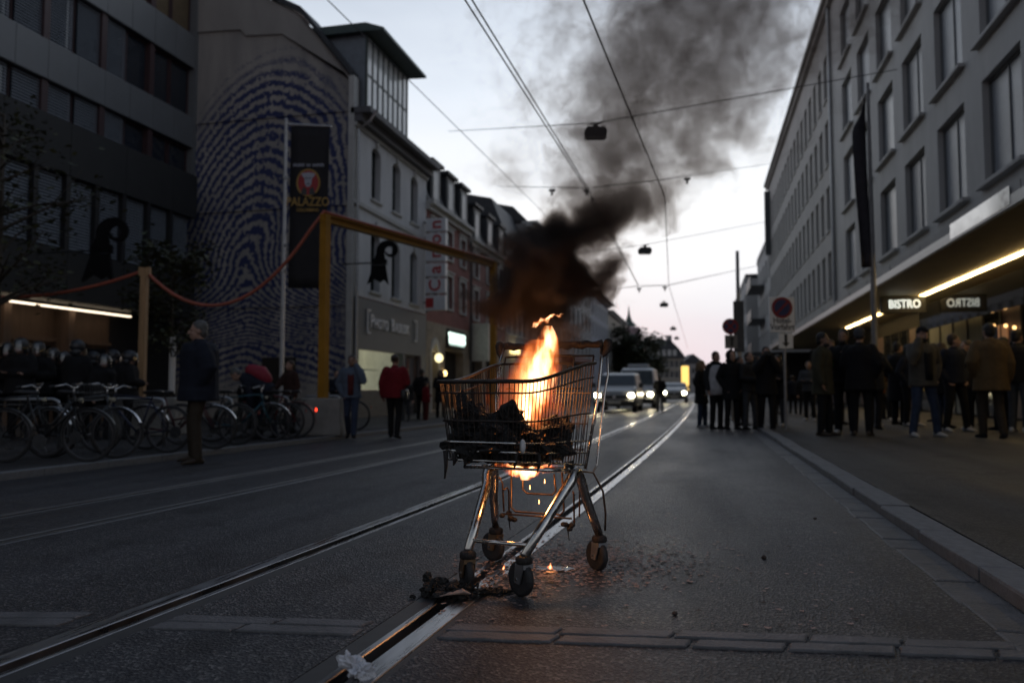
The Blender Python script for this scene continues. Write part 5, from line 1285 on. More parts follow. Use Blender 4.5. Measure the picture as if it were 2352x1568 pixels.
# concrete planters / shop terrace bits
# ------------------------------------------------------------------ overhead wires and lamps
WIREM = mat('dark_wire', (.03, .032, .035), .6, var=.2)
def wire(label, pts, r, sag=0.0, cat_='wire'):
    P = []
    for a, b in zip(pts[:-1], pts[1:]): P += [a.lerp(b, i / 8) - Vector((0, 0, sag * 4 * (i / 8) * (1 - i / 8))) for i in range(8)]
    o = MB().tube(P + [pts[-1]], r, 5).build('overhead_wire', WIREM); return tag(o, label, cat_, 'overhead wires')
HW = 5.6
def wz(px, py, z): d = ray(px, py); return Vector((0, 0, EYE)) + d * ((z - EYE) / d.z)
# contact wires over the tracks (each a straight run sighted along the photograph)
w1a, w1b = wz(1068, 0, HW), wz(1345, 432, HW); w1c = wz(1465, 655, HW)
wire('left one of the paired contact wires over the tram track', [w1a + (w1a - w1b) * .4, w1b, w1c], .011)
w2a, w2b = wz(1084, 0, HW + .02), wz(1350, 432, HW + .02); w2c = wz(1467, 655, HW + .02)
wire('right one of the paired contact wires over the tram track', [w2a + (w2a - w2b) * .4, w2b, w2c], .011)
w3a, w3b, w3c, w3d = wz(1340, 0, HW), wz(1527, 452, HW), wz(1536, 655, HW), wz(1580, 800, HW)
wire('contact wire that bends at a hanger over the right hand track', [w3a + (w3a - w3b) * .4, w3b, w3c, w3d], .013)
w4a, w4b = wz(752, 0, 9.0), wz(1238, 478, 9.0)
wire('thin feeder wire running past the roof studio', [w4a + (w4a - w4b) * .3, w4b, wz(1262, 505, 9.0)], .012)
lm_x = lambda px, py, x: onx(px, py, x)
s1L, s1R = onx(1030, 302, LX), onx(2060, 160, RX)
mid = wz(1367, 283, 8.0)
wire('span wire that carries the large street lamp', [s1L, mid, s1R], .013)
s2 = [onx(1140, 428, LX), wz(1345, 432, HW + .25), wz(1527, 412, HW + .6), onx(1775, 375, RX)]
wire('span wire that holds the paired contact wires', s2, .012)
s3 = [wz(1300, 585, 8.0), wz(1481, 562, 8.0), onx(1765, 508, RX)]
wire('span wire that carries the second street lamp', s3, .014)
s4 = [onx(1372, 668, LX), wz(1465, 657, HW + .2), wz(1535, 655, HW + .3), onx(1740, 610, RX)]
wire('farthest span wire over the carriageway', s4, .02)
def clampf(p, s, lab): return tag(MB().obox(p - Vector((0, 0, s)), (s * 2.2, s * .6, s * .8), Matrix.Identity(3)).obox(p - Vector((0, 0, s * 2)), (s * .7, s * .5, s * 1.6), Matrix.Identity(3)).build('wire_hanger', DARKM), lab, 'hanger', 'wire hangers')
for p, lab in ((wz(1268, 431, HW + .25), 'small hanger on the paired wires span, on the brick house side'), (wz(1347, 432, HW + .25), 'small hanger where the paired contact wires cross their span wire'), (wz(1578, 405, HW + .6), 'small hanger on the paired wires span, on the pale block side')): clampf(p, .07, lab)
for p, lab in ((wz(1468, 658, HW + .2), 'hanger on the farthest span wire at the paired contact wires'), (wz(1527, 655, HW + .3), 'hanger on the farthest span wire at the bent contact wire')): clampf(p, .10, lab)
def street_lamp(label, p, s):
    o = thing('hanging_lamp', label, 'street lamp', p, YAW, 'street lamps hung on span wires')
    MB().prism([(-.30 * s, -.42 * s), (.30 * s, -.42 * s), (.33 * s, -.22 * s), (.24 * s, -.12 * s), (-.24 * s, -.12 * s), (-.33 * s, -.22 * s)], -.16 * s, .16 * s).build('housing', DARKM, o)
    MB().box(-.27 * s, .27 * s, -.14 * s, .14 * s, -.445 * s, -.421 * s).build('glass', mat('lamp_glass', (.3, .3, .3), .2), o)
    MB().box(-.07 * s, .07 * s, -.03, .03, -.12 * s, .02).tube([(-.18 * s, 0, -.0), (.18 * s, 0, .02)], .02, 6).build('hanger', DARKM, o)
street_lamp('large dark street lamp hung over the carriageway in front of the smoke', wz(1368, 285, 8.0), .92)
street_lamp('second street lamp hung lower against the smoke edge', wz(1481, 563, 8.0), 1.0)
for px, py, s, lab in ((1525, 692, 1.0, 'third street lamp above the church spire side of the street'), (1546, 749, 1.0, 'fourth street lamp far over the street above the vans'), (1554, 772, 1.0, 'fifth and farthest street lamp over the far end of the street')): street_lamp(lab, wz(px, py, 8.0), s)

# ------------------------------------------------------------------ vehicles
def van(label, px, pyb, W, H, L_, paint, roofbar=False, name='police_van', cat_='van', lit=1.0, hood=.75, orange=False):
    b = ground(px, pyb, 0); b.z = road_z(b.x)
    o = thing(name, label, cat_, b, R(0), 'vehicles waiting beyond the trolley')
    o.rotation_euler = (0, 0, R(180) + .0)        # local +y is forward, towards the viewer
    o.rotation_euler = (0, 0, R(180))
    hw_ = W / 2
    def ring(y, zb, zs, zt, ws, wt):              # cross-section at y
        return [Vector(q) for q in ((-ws * .94, y, zb), (-ws, y, zb + .12), (-ws, y, zs), (-wt, y, zt - .06), (-wt * .9, y, zt), (wt * .9, y, zt), (wt, y, zt - .06), (ws, y, zs), (ws, y, zb + .12), (ws * .94, y, zb))]
    rings = [ring(0, .34, .62, .70, hw_ * .9, hw_ * .84), ring(-.12, .26, .75, .86, hw_ * .97, hw_ * .93), ring(-.5, .24, .86, .99, hw_, hw_ * .95), ring(-hood - .3, .24, .95, 1.10, hw_, hw_ * .95),
             ring(-hood - .95, .24, .98, H - .1, hw_, hw_ * .84), ring(-hood - 1.3, .24, .98, H, hw_, hw_ * .82), ring(-L_ + .3, .24, .98, H, hw_, hw_ * .83), ring(-L_, .35, .95, H - .2, hw_ * .96, hw_ * .8)]
    MB().loft(rings).build('body', paint, o, False)
    y0, y1 = -hood - .3, -hood - .95; z0, z1 = 1.10, H - .1
    def wsp(t, off): y = y0 + (y1 - y0) * t; z = z0 + (z1 - z0) * t; return y + off, z + off * .6
    ya, za = wsp(.08, .012); yb_, zb_ = wsp(.93, .012)
    MB().add([(-hw_ * .86, ya, za), (hw_ * .86, ya, za), (hw_ * .77, yb_, zb_), (-hw_ * .77, yb_, zb_)], [(0, 1, 2, 3)]) if False else None
    m_ = MB(); m_.add([(-hw_ * .86, ya, za), (hw_ * .86, ya, za), (hw_ * .77, yb_, zb_), (-hw_ * .77, yb_, zb_), (-hw_ * .86, ya - .02, za - .012), (hw_ * .86, ya - .02, za - .012), (hw_ * .77, yb_ - .02, zb_ - .012), (-hw_ * .77, yb_ - .02, zb_ - .012)], [(0, 1, 2, 3), (7, 6, 5, 4), (0, 4, 5, 1), (2, 6, 7, 3), (1, 5, 6, 2), (0, 3, 7, 4)])
    m_.build('windscreen', mat('car_glass', (.06, .07, .075), .06, var=.15), o)
    MB().bbox(-hw_ * .62, hw_ * .62, -.04, .02, .58, .70, .015).build('grille', BLACKM, o); MB().bbox(-hw_ * .96, hw_ * .96, -.12, .05, .28, .50, .04).build('bumper', mat('dark_bumper', (.03, .03, .032), .6), o)
    MB().box(-.26, .26, .05, .065, .36, .47).build('number_plate', mat('number_plate', (.5, .5, .48), .5), o)
    MB().lathe([(0, 0), (.06, 0), (.06, .015), (0, .015)], 14, T(0, .02, .64) @ Matrix.Rotation(R(-90), 4, 'X')).build('badge', STEEL, o)
    HL = mat('lit_headlight_%.1f' % lit, (1, .95, .8), .3, emit=(1, .86, .55), estr=150 * lit)
    for s in (-1, 1):
        MB().ell((s * hw_ * .78, .0, .70), (.12, .05, .085), n=14, m=8).build('headlight', HL, o, True)
        MB().bbox(s * (hw_ + .12) - .09, s * (hw_ + .12) + .09, -hood - .45, -hood - .35, 1.02, 1.22, .03).box(min(s * hw_, s * (hw_ + .05)), max(s * hw_, s * (hw_ + .05)), -hood - .42, -hood - .38, 1.06, 1.1).build('mirror', DARKM, o)
        for y in (-.75, -L_ + .8):
            Mw = T(s * (hw_ - .1), y, .32) @ Matrix.Rotation(R(90), 4, 'Y')
            wh = MB().lathe([(.2, -.1), (.29, -.1), (.32, -.07), (.32, .07), (.29, .1), (.2, .1)], 20, Mw).build('wheel', RUBBER, o, True)
            MB().lathe([(0, -.09), (.2, -.09), (.2, .09), (0, .09)], 16, Mw).build('rim', STEEL, wh)
        if orange and s < 0: MB().ell((s * (hw_ + .3), -.3, 1.25), (.14, .05, .06), n=10, m=6).build('indicator_lamp', mat('orange_lamp', (1, .5, .1), .5, emit=(1, .4, .05), estr=3), o)
    if roofbar: MB().bbox(-hw_ * .55, hw_ * .55, -hood - 2.2, -hood - 1.6, H, H + .22, .05).build('roof_bar', mat('roof_bar', (.35, .38, .42), .4), o)
    return o
SILV = mat('silver_paint', (.22, .23, .24), .3, .4, var=.06); WHTV = mat('white_van_paint', (.52, .54, .57), .35, var=.05); GRYV = mat('grey_car_paint', (.12, .125, .13), .3, .4)
van('silver van with both headlights on, foremost of the waiting vehicles', 1411, 945, 1.76, 1.66, 4.4, SILV)
van('taller white van with a roof bar behind the silver van', 1458, 937, 1.95, 2.05, 5.2, WHTV, True)
van('small silver car with one row of lights far behind the vans', 1549, 925, 1.75, 1.45, 4.2, SILV, False, 'waiting_car', 'car', 1.3)
# ------------------------------------------------------------------ people
QUEUE = []
def remesh_later(o, voxel, smooth=2):
    m = o.modifiers.new('remesh', 'REMESH'); m.mode = 'VOXEL'; m.voxel_size = voxel; m.use_smooth_shade = True
    s = o.modifiers.new('smooth', 'SMOOTH'); s.iterations = smooth; s.factor = .5
    QUEUE.append(o)
def cloth(name, col, bump=.35): return mat('cloth_' + name, col, .85, var=.22, scale=9, bump=bump, bscale=14, spec=.2)
SKIN = [mat('skin_light', (.33, .20, .15), .55, var=.1, scale=12), mat('skin_tan', (.24, .14, .10), .55, var=.1, scale=12), mat('skin_brown', (.14, .08, .055), .55, var=.1, scale=12)]
HAIR = {'black': mat('hair_black', (.012, .010, .010), .6, var=.4, scale=30, bump=.5, bscale=90), 'brown': mat('hair_brown', (.035, .022, .015), .6, var=.4, scale=30, bump=.5, bscale=90), 'blond': mat('hair_blond', (.17, .11, .06), .6, var=.35, scale=30, bump=.5, bscale=90), 'grey': mat('hair_grey', (.09, .09, .09), .6, var=.3, scale=30, bump=.5, bscale=90)}
ARMS = {'down': ((.245, -.03, 1.15), (.255, .05, .89)), 'pocket': ((.285, -.07, 1.16), (.175, .05, .93)), 'phone': ((.27, .17, 1.20), (.105, .10, 1.555)), 'front': ((.245, .03, 1.16), (.07, .26, 1.13)),
        'camera': ((.22, .17, 1.27), (.055, .20, 1.56)), 'reach': ((.22, .24, 1.20), (.14, .47, 1.13)), 'cross': ((.25, .06, 1.17), (-.06, .19, 1.17)), 'back': ((.26, -.10, 1.17), (.10, -.16, .98)), 'swing': ((.25, .06, 1.16), (.24, .24, .98)), 'swingb': ((.25, -.12, 1.17), (.25, -.16, .92)), 'drink': ((.24, .14, 1.18), (.12, .32, 1.32)), 'work': ((.22, .2, 1.15), (.16, .42, 1.02))}
LEGS = {'stand': (((.105, .02, .50), (.115, -.01, .085), 0), ((.105, .02, .50), (.115, -.01, .085), 0)), 'contra': (((.11, .06, .50), (.14, .05, .085), 0), ((.10, .0, .50), (.10, -.03, .085), 0)),
        'walk': (((.09, .17, .52), (.085, .24, .085), 0), ((.09, -.02, .48), (.085, -.30, .12), 28)), 'wide': (((.15, .05, .50), (.21, .02, .085), 0), ((.15, .05, .50), (.21, .02, .085), 0)), 'step': (((.10, .10, .50), (.10, .10, .085), 0), ((.10, .0, .50), (.10, -.14, .09), 8)),
        'sit': (((.14, .42, .90), (.15, .40, .45), 0), ((.14, .42, .90), (.15, .40, .45), 0))}
def person(label, pos, face, H=1.75, lean=0, head=(0, 0), arms=('down', 'down'), legs='stand', top='black', hem=.86, puff=.0, trousers='black', shoes='black', hair='black', style='short', skin=0, hat=None, beard=False, group='people standing in the street', collar=True, vox=.013, scarf=None, fat=1.0, flip=False, bag=None, extra=None, mirror=False, hood=False, torsomat=None, name='person', inner=None, longhair=False, coatw=0.0):
    s = H / 1.75; fat *= 1.1; puff += .008
    root = thing(name, label, 'person', pos, R(193.281 + face), group)
    root.scale = (s, s, s)
    Lm = Matrix.Rotation(R(-lean), 3, 'X'); PV = Vector((0, 0, .95))
    def up(p): return PV + Lm @ (Vector(p) - PV)
    HM = Lm @ Matrix.Rotation(R(head[0]), 3, 'Z') @ Matrix.Rotation(R(-head[1]), 3, 'X')
    hc = up((0, .02, 1.625))
    def hd(p): return hc + HM @ Vector(p)
    def oval(z, rx, ry, yo=0, n=16): return [up((rx * math.cos(2 * math.pi * j / n), ry * math.sin(2 * math.pi * j / n) + yo, z)) for j in range(n)]
    bd = MB()
    bd.loft([oval(.86, .12, .085), oval(.93, .15, .10), oval(1.02, .148, .10), oval(1.12, .132, .092), oval(1.25, .15, .102), oval(1.36, .165, .105), oval(1.43, .13, .085), oval(1.475, .07, .06), oval(1.50, .055, .055), oval(1.56, .052, .056, .012)])
    bd.ell(hd((0, -.008, .035)), (.077, .095, .10), HM, 14, 10); bd.ell(hd((0, .03, -.035)), (.060, .068, .085), HM, 12, 9); bd.ell(hd((0, .055, -.088)), (.034, .032, .026), HM, 10, 7)
    bd.blob([hd((0, .096, .02)), hd((0, .112, -.008)), hd((0, .118, -.026))], [.009, .012, .015], 8)
    for q in (-1, 1):
        bd.ell(hd((q * .078, -.005, -.008)), (.011, .02, .032), HM, 8, 6); bd.ell(hd((q * .033, .082, .028)), (.026, .013, .010), HM, 8, 6); bd.ell(hd((q * .04, .068, -.03)), (.022, .02, .024), HM, 8, 6)
    bd.ell(hd((0, .096, -.062)), (.024, .010, .006), HM, 8, 6); bd.ell(hd((0, .094, -.073)), (.02, .010, .007), HM, 8, 6)
    hands = []
    LG = LEGS[legs]
    if mirror: LG = (LG[1], LG[0])
    jk = MB(); tr = MB(); sh = []
    for si, sd in enumerate((-1, 1)):
        e, w_ = ARMS[arms[si]]; S = up((sd * .178, 0, 1.415)); E_ = up((sd * e[0], e[1], e[2])); Wr = up((sd * w_[0], w_[1], w_[2]))
        bd.blob([S, S.lerp(E_, .5), E_, E_.lerp(Wr, .35), Wr], [.056, .046, .038, .038, .027], 10)
        fd = (Wr - E_).normalized(); sdv = up((sd, 0, 1)) - up((0, 0, 1)); sdv = (sdv - fd * sdv.dot(fd)).normalized(); nrm = fd.cross(sdv).normalized()
        palm = Wr + fd * .045; curl = nrm if nrm.y > 0 or abs(nrm.y) < .2 else -nrm
        M3 = Matrix((sdv, fd, nrm)).transposed(); bd.ell(palm, (.036, .05, .016), M3, 10, 7)
        for k, (off, ln) in enumerate(((-.027, .062), (-.009, .074), (.009, .07), (.026, .055))):
            b0 = palm + sdv * off + fd * .035; b1 = b0 + fd * ln * .5 + curl * .006; b2 = b1 + fd * ln * .38 + curl * ln * .42
            bd.blob([b0, b1, b2], [.0095, .009, .008], 6)
        t0 = palm - sdv * sd * .03 - fd * .015; t1 = t0 - sdv * sd * .025 + fd * .03 + curl * .01; bd.blob([t0, t1, t1 + fd * .028 + curl * .006], [.011, .0105, .009], 6)
        pf = .014 + puff
        jk.blob([S + Vector((0, 0, .005)), S.lerp(E_, .5), E_, E_.lerp(Wr, .35), E_.lerp(Wr, .93)], [.068 + pf * .6, .060 + pf, .053 + pf, .050 + pf, .040 + pf * .8], 12)
        (kx, ky, kz), (ax, ay, az), toe = LG[si]
        Hp = Vector((sd * .088, 0, .92)); K = Vector((sd * kx, ky, kz)); An = Vector((sd * ax, ay, az))
        bd.blob([Hp, Hp.lerp(K, .5), K, K.lerp(An, .4), An], [.085, .07, .052, .052, .036], 10)
        tr.blob([Hp, Hp.lerp(K, .5), K, K.lerp(An, .5), An + Vector((0, 0, -.015))], [.100 * fat, .088, .072, .068, .060], 12)
        fr = Matrix.Rotation(R(-sd * 10), 3, 'Z') @ Matrix.Rotation(R(-toe), 3, 'X')
        bd.blob([An, An + fr @ Vector((0, .05, -.04)), An + fr @ Vector((0, .10, -.055))], [.03, .02, .014], 8)
        f = MB(); rr_ = []
        for y, wd, h in ((-.075, .028, .05), (-.06, .037, .085), (.0, .042, .10), (.06, .044, .075), (.12, .046, .055), (.165, .038, .042), (.19, .018, .028)):
            rr_.append([An + fr @ Vector((wd * math.cos(a) * (1 if math.sin(a) > -.5 else 1.05), y, -.085 + h * .5 + h * .5 * math.sin(a))) for a in [2 * math.pi * j / 12 for j in range(12)]])
        f.loft(rr_); sh.append(f)
    bo = bd.build('body', SKIN[skin], root, True); remesh_later(bo, max(.0105, vox * .85), 2)
    # jacket or coat
    zs = [1.485, 1.45, 1.38, 1.27, 1.14, 1.02, .94]; pr = {1.485: (.085, .085), 1.45: (.15, .112), 1.38: (.192, .135), 1.27: (.184, .138), 1.14: (.172, .134), 1.02: (.176, .136), .94: (.18, .138)}
    rg = []
    for z in zs:
        if z < hem: break
        a, b_ = pr[z]; rg.append(oval(z, (a + puff * .8) * fat, (b_ + puff) * fat, -.005))
    z = .9
    while z > hem: rg.append(oval(z, (.182 + puff + (.9 - z) * (.08 + coatw)) * fat, (.14 + puff + (.9 - z) * (.07 + coatw)) * fat)); z -= .08
    rg.append(oval(hem, (.183 + puff + max(0, .9 - hem) * (.08 + coatw)) * fat, (.142 + puff + max(0, .9 - hem) * (.07 + coatw)) * fat))
    jk.loft(rg[::-1])
    if collar: jk.loft([oval(1.44, .10, .085), oval(1.49, .078, .078), oval(1.53, .074, .076, .004), oval(1.535, .05, .05, .004)])
    jo = jk.build('jacket', torsomat or cloth(*top) if not isinstance(top, str) else CL[top], root, True); remesh_later(jo, vox * 1.15, 3)
    tr.loft([[Vector((rx * math.cos(2 * math.pi * j / 16), ry * math.sin(2 * math.pi * j / 16), z)) for j in range(16)] for z, rx, ry in ((.83, .12, .10), (.88, .17 * fat, .118 * fat), (.96, .168 * fat, .118 * fat), (1.04, .152 * fat, .108 * fat))])
    to = tr.build('trousers', CL[trousers], root, True); remesh_later(to, vox * 1.15, 2)
    for f in sh: f.build('shoe', CL[shoes], root, True)
    if style == 'short' and not hat: h = MB().ell(hd((0, -.022, .055)), (.086, .098, .092), HM, 14, 10).ell(hd((0, -.055, .0)), (.078, .06, .085), HM, 12, 8)
    elif style == 'long': h = MB().ell(hd((0, -.02, .05)), (.092, .103, .098), HM, 14, 10).blob([hd((0, -.06, .03)), hd((0, -.08, -.1)), hd((0, -.07, -.22))], [.09, .1, .07], 12).blob([hd((-.085, -.02, 0)), hd((-.095, 0, -.12)), hd((-.09, .02, -.2))], [.04, .04, .025], 8).blob([hd((.085, -.02, 0)), hd((.095, 0, -.12)), hd((.09, .02, -.2))], [.04, .04, .025], 8)
    elif style == 'bun': h = MB().ell(hd((0, -.022, .052)), (.088, .1, .094), HM, 14, 10).ell(hd((0, -.1, .06)), (.045, .04, .045), HM, 10, 7)
    else: h = None
    if h: ho_ = h.build('hair', HAIR[hair], root, True); remesh_later(ho_, .014, 1)
    if hat == 'cap': MB().ell(hd((0, -.012, .066)), (.09, .104, .078), HM, 14, 8).blob([hd((-.045, .08, .07)), hd((0, .15, .06)), hd((.045, .08, .07))], [.02, .022, .02], 8).build('cap', CL['black'], root, True); MB().ell(hd((0, -.04, .01)), (.08, .075, .08), HM, 12, 8).build('hair', HAIR[hair], root, True)
    if hat == 'beanie': MB().ell(hd((0, -.015, .062)), (.092, .106, .092), HM, 14, 10).ell(hd((0, -.045, .02)), (.084, .078, .07), HM, 12, 8).build('beanie', CL['grey'], root, True)
    if hat == 'hood':
        hh = MB().ell(hd((0, -.045, .03)), (.115, .115, .135), HM, 14, 10).ell(hd((0, -.04, -.09)), (.12, .11, .09), HM, 12, 8); hh.build('hood', jo.data.materials[0], root, True)
    if hood: MB().blob([up((-.10, -.05, 1.47)), up((0, -.115, 1.455)), up((.10, -.05, 1.47))], [.045, .06, .045], 10).build('hood', jo.data.materials[0], root, True)
    if hat == 'helmet':
        MB().ell(hd((0, -.01, .055)), (.125, .145, .125), HM, 18, 12).ell(hd((0, -.06, -.05)), (.11, .08, .08), HM, 12, 8).build('helmet', mat('helmet_shell', (.03, .033, .04), .3, var=.1), root, True)
        v = MB(); rows = []
        for zz2, rr2 in ((.125, .135), (.07, .155), (.0, .165), (-.08, .16)): rows.append([hd((rr2 * math.sin(a) * .9, rr2 * math.cos(a) * 1.02 - .005, zz2)) for a in [R(-75 + 15 * j) for j in range(11)]])
        vs = [q for r_ in rows for q in r_]; v.add(vs, [(i * 11 + j, i * 11 + j + 1, (i + 1) * 11 + j + 1, (i + 1) * 11 + j) for i in range(3) for j in range(10)]); v.build('visor', clear_glass('visor_plastic', (.55, .6, .65), .16), root, True)
    if beard: MB().ell(hd((0, .045, -.075)), (.062, .062, .05), HM, 12, 8).build('beard', HAIR[hair], root, True)
    if scarf: MB().blob([up((-.07, .05, 1.49)), up((0, .085, 1.475)), up((.07, .05, 1.49)), up((.08, -.03, 1.505)), up((0, -.07, 1.51)), up((-.08, -.03, 1.505))], [.045] * 6, 10).build('scarf', CL[scarf], root, True)
    if inner: MB().loft([[up((x, .155 + puff + (.01 if z < 1.2 else 0) - max(0, z - 1.3) * .35, z)) for x in (-w2, 0, w2)] + [up((x, .10, z)) for x in (w2, -w2)] for z, w2 in ((.9, .055), (1.1, .06), (1.3, .07), (1.45, .06))]).build('shirt', CL[inner], root, True)
    if style != 'none' and skin is not None:
        for q in (-1, 1): MB().ell(hd((q * .032, .084, .012)), (.012, .008, .006), HM, 8, 6).build('eye', mat('dark_eye', (.02, .015, .012), .2), root, True)
    if bag: bag(root, up)
    if extra: extra(root, up, hd)
    return root
CL = {k: cloth(k, c) for k, c in dict(black=(.012, .012, .014), charcoal=(.024, .025, .028), navy=(.014, .017, .028), denim=(.035, .048, .085), paledenim=(.09, .115, .16), olive=(.045, .042, .028), brown=(.085, .055, .028), tan=(.11, .072, .035), grey=(.06, .062, .07), white=(.44, .44, .47), red=(.16, .012, .018), darkred=(.09, .02, .02), orange=(.33, .085, .015), pink=(.25, .08, .12), khaki=(.042, .033, .025), greyblue=(.05, .055, .065), tweed=(.075, .068, .058)).items()}
CL['trainers'] = mat('white_trainers', (.42, .42, .43), .6, var=.15); CL['boots'] = mat('brown_boots', (.035, .022, .014), .6, var=.3)
def gp(px, py, z): return ground(px, py, z)
PR, PL = PAVE_R, PAVE_L
def fit(px, pyf, pyt, z):                        # standing height that reaches pyt
    p = ground(px, pyf, z); d = math.hypot(p.x, p.y); fwd = -p.x * math.sin(YAW) + p.y * math.cos(YAW)
    return p, (at(px, pyt, fwd).z - z)
def shoulder_bag(m):
    def f(root, up):
        MB().bbox(.17, .30, -.17, .10, .80, 1.02, .04).build('handbag', m, root, True); MB().tube([up((.17, .05, 1.0)), up((.10, .10, 1.40)), up((.05, -.08, 1.47)), up((.17, -.08, 1.0))], .012, 6).build('bag_strap', m, root)
    return f
def phone(root, up, hd): MB().bbox(-.095, -.085, .03, .075, 1.53, 1.66, .004).build('phone', BLACKM, root)
def camera_(root, up, hd): MB().bbox(-.075, .075, .19, .25, 1.56, 1.66, .01).lathe([(0, 0), (.035, 0), (.035, .08), (0, .08)], 12, T(0, .25, 1.61) @ Matrix.Rotation(R(-90), 4, 'X')).build('camera', BLACKM, root)
def bottle(root, up, hd): MB().lathe([(0, 0), (.03, 0), (.03, .12), (.012, .17), (.012, .22), (0, .22)], 12, T(.1, .42, 1.10)).build('bottle', mat('green_bottle', (.01, .06, .02), .15), root, True)
# --- right pavement
RG = 'people on the right pavement'
p, h = fit(1612, 981, 828, 0); person('woman with long fair hair and a dark coat in blue jeans', p, 60, h, arms=('pocket', 'pocket'), top='black', hem=.62, trousers='denim', shoes='trainers', hair='blond', style='long', group=RG, legs='contra')
p, h = fit(1646, 985, 808, 0); person('person in a pale sleeveless vest over dark sleeves with a dark scarf', p, 25, h, arms=('pocket', 'down'), top='charcoal', trousers='black', hair='brown', scarf='black', group=RG, extra=lambda r, up, hd: MB().loft([[up((a * math.cos(2 * math.pi * j / 16), b * math.sin(2 * math.pi * j / 16), z)) for j in range(16)] for z, a, b in ((.78, .255, .205), (.95, .25, .20), (1.15, .24, .195), (1.35, .24, .19), (1.43, .19, .16), (1.46, .12, .11))]).build('vest', CL['white'], r, True))
p, h = fit(1682, 986, 806, 0); person('person in a black hooded parka with the hood up', p, 10, h, arms=('pocket', 'pocket'), top='black', hem=.66, trousers='black', hat='hood', style='none', group=RG)
p, h = fit(1722, 986, 809, 0); person('man in a dark jacket looking down at his hands', p, 30, h, arms=('front', 'front'), head=(0, -18), top='charcoal', trousers='greyblue', hair='brown', group=RG, legs='contra')
p, h = fit(1762, 990, 797, 0); person('photographer in black holding a camera to the face', p, -8, h, arms=('camera', 'camera'), top='black', hem=.76, trousers='black', hair='black', group=RG, legs='step', puff=.012, extra=camera_)
p, h = fit(1738, 985, 815, 0); person('man in dark clothes standing half hidden behind the photographer', p, 70, h * .98, arms=('down', 'pocket'), top='olive', trousers='black', hair='black', group=RG)
p, h = fit(1893, 1000, 765, PR); person('bearded man in a dark olive jacket and black trousers facing the two drinkers', p, 55, h, arms=('pocket', 'down'), top='olive', hem=.70, trousers='black', shoes='boots', hair='black', beard=True, skin=1, group=RG, legs='contra', puff=.008)
p, h = fit(1943, 996, 758, PR); person('dark haired man holding out a green bottle', p, -35, h, arms=('drink', 'reach'), top='black', trousers='black', shoes='trainers', hair='black', beard=True, skin=1, group=RG, extra=bottle)
p, h = fit(1980, 1000, 755, PR); person('man in black with a grey knitted cap seen from behind', p, 150, h, arms=('front', 'pocket'), top='black', hem=.74, trousers='black', shoes='boots', hat='beanie', style='none', group=RG, puff=.012, fat=1.08)
p, h = fit(1912, 985, 775, PR); person('man in blue jeans between the bearded man and the drinkers', p, -20, h * .97, arms=('pocket', 'pocket'), top='charcoal', trousers='denim', shoes='black', hair='brown', group=RG, skin=1)
p, h = fit(2124, 1002, 752, PR); person('man in a grey tweed jacket and dark cap with a hand to his mouth', p, 5, h, arms=('pocket', 'phone'), top='tweed', hem=.80, trousers='denim', shoes='trainers', hat='cap', style='none', beard=True, group=RG, legs='wide', inner='black', puff=.012)
p, h = fit(2196, 990, 768, PR); person('young man in black turning his head to the side', p, 10, h, head=(60, 0), arms=('pocket', 'pocket'), top='navy', trousers='black', shoes='trainers', hair='brown', group=RG, legs='wide')
p, h = fit(2281, 1006, 744, PR); person('man in a tan hooded winter coat walking away', p, 170, h, arms=('pocket', 'down'), top='tan', hem=.72, trousers='khaki', shoes='black', hair='black', group=RG, legs='step', puff=.022, hood=True, fat=1.06)
p, h = fit(2343, 992, 758, PR); person('man in black at the very end of the group beside the tan coat', p, 120, h, arms=('phone', 'pocket'), top='black', trousers='greyblue', shoes='trainers', hair='black', group=RG)
p, h = fit(2066, 975, 786, PR); person('person in a long black coat turned towards the shop', p, 110, h, arms=('pocket', 'pocket'), top='black', hem=.50, trousers='black', shoes='black', hair='black', group=RG, puff=.012)
p, h = fit(2036, 962, 842, PR); person('small person in an orange jacket behind the flagpole', p, 200, h, arms=('swing', 'swingb'), top='orange', trousers='black', hair='grey', group=RG, puff=.015)
for k, (px, f, t, tp, lab) in enumerate(((1845, 952, 862, 'black', 'person in black far along the arcade beside the hotel sign'), (1868, 955, 858, 'charcoal', 'person in charcoal far along the arcade under the bistro canopy'), (1822, 950, 862, 'navy', 'person in navy far along the arcade near the hotel sign post'), (2150, 968, 790, 'black', 'man in black behind the tweed jacket'), (2240, 975, 785, 'charcoal', 'man in charcoal standing behind the tan coat'), (1790, 950, 850, 'charcoal', 'person in charcoal behind the photographer'))):
    p, h = fit(px, f, t, PR); person(lab, p, (k * 77) % 360, min(h, 1.85), arms=('pocket', 'down'), top=tp, trousers='black', hair=('black', 'brown')[k % 2], group=RG, vox=.018)
more = [(1700, 978, 822, 'olive', 'khaki', 'brown', 60, 'man in an olive jacket between the hooded parka and the photographer'), (1790, 978, 815, 'black', 'greyblue', 'black', -50, 'person in black close behind the photographer'), (2010, 985, 790, 'charcoal', 'black', 'brown', 140, 'person in charcoal right beside the flagpole'),
        (2092, 978, 792, 'navy', 'black', 'black', 30, 'person in navy at the shoulder of the tweed jacket'), (2168, 982, 788, 'black', 'denim', 'brown', 100, 'man in black and jeans between the tweed jacket and the young man'), (2226, 985, 782, 'khaki', 'black', 'brown', -60, 'person in a khaki jacket beside the tan coat'),
        (2310, 988, 770, 'black', 'black', 'black', 200, 'person in black just behind the tan coat'), (2052, 965, 830, 'brown', 'black', 'brown', 10, 'person in a brown jacket further along beyond the flagpole'), (1925, 975, 800, 'black', 'black', 'brown', 80, 'person in black behind the three talking men'), (1860, 965, 830, 'greyblue', 'black', 'black', -30, 'person in grey blue standing back from the bearded man')]
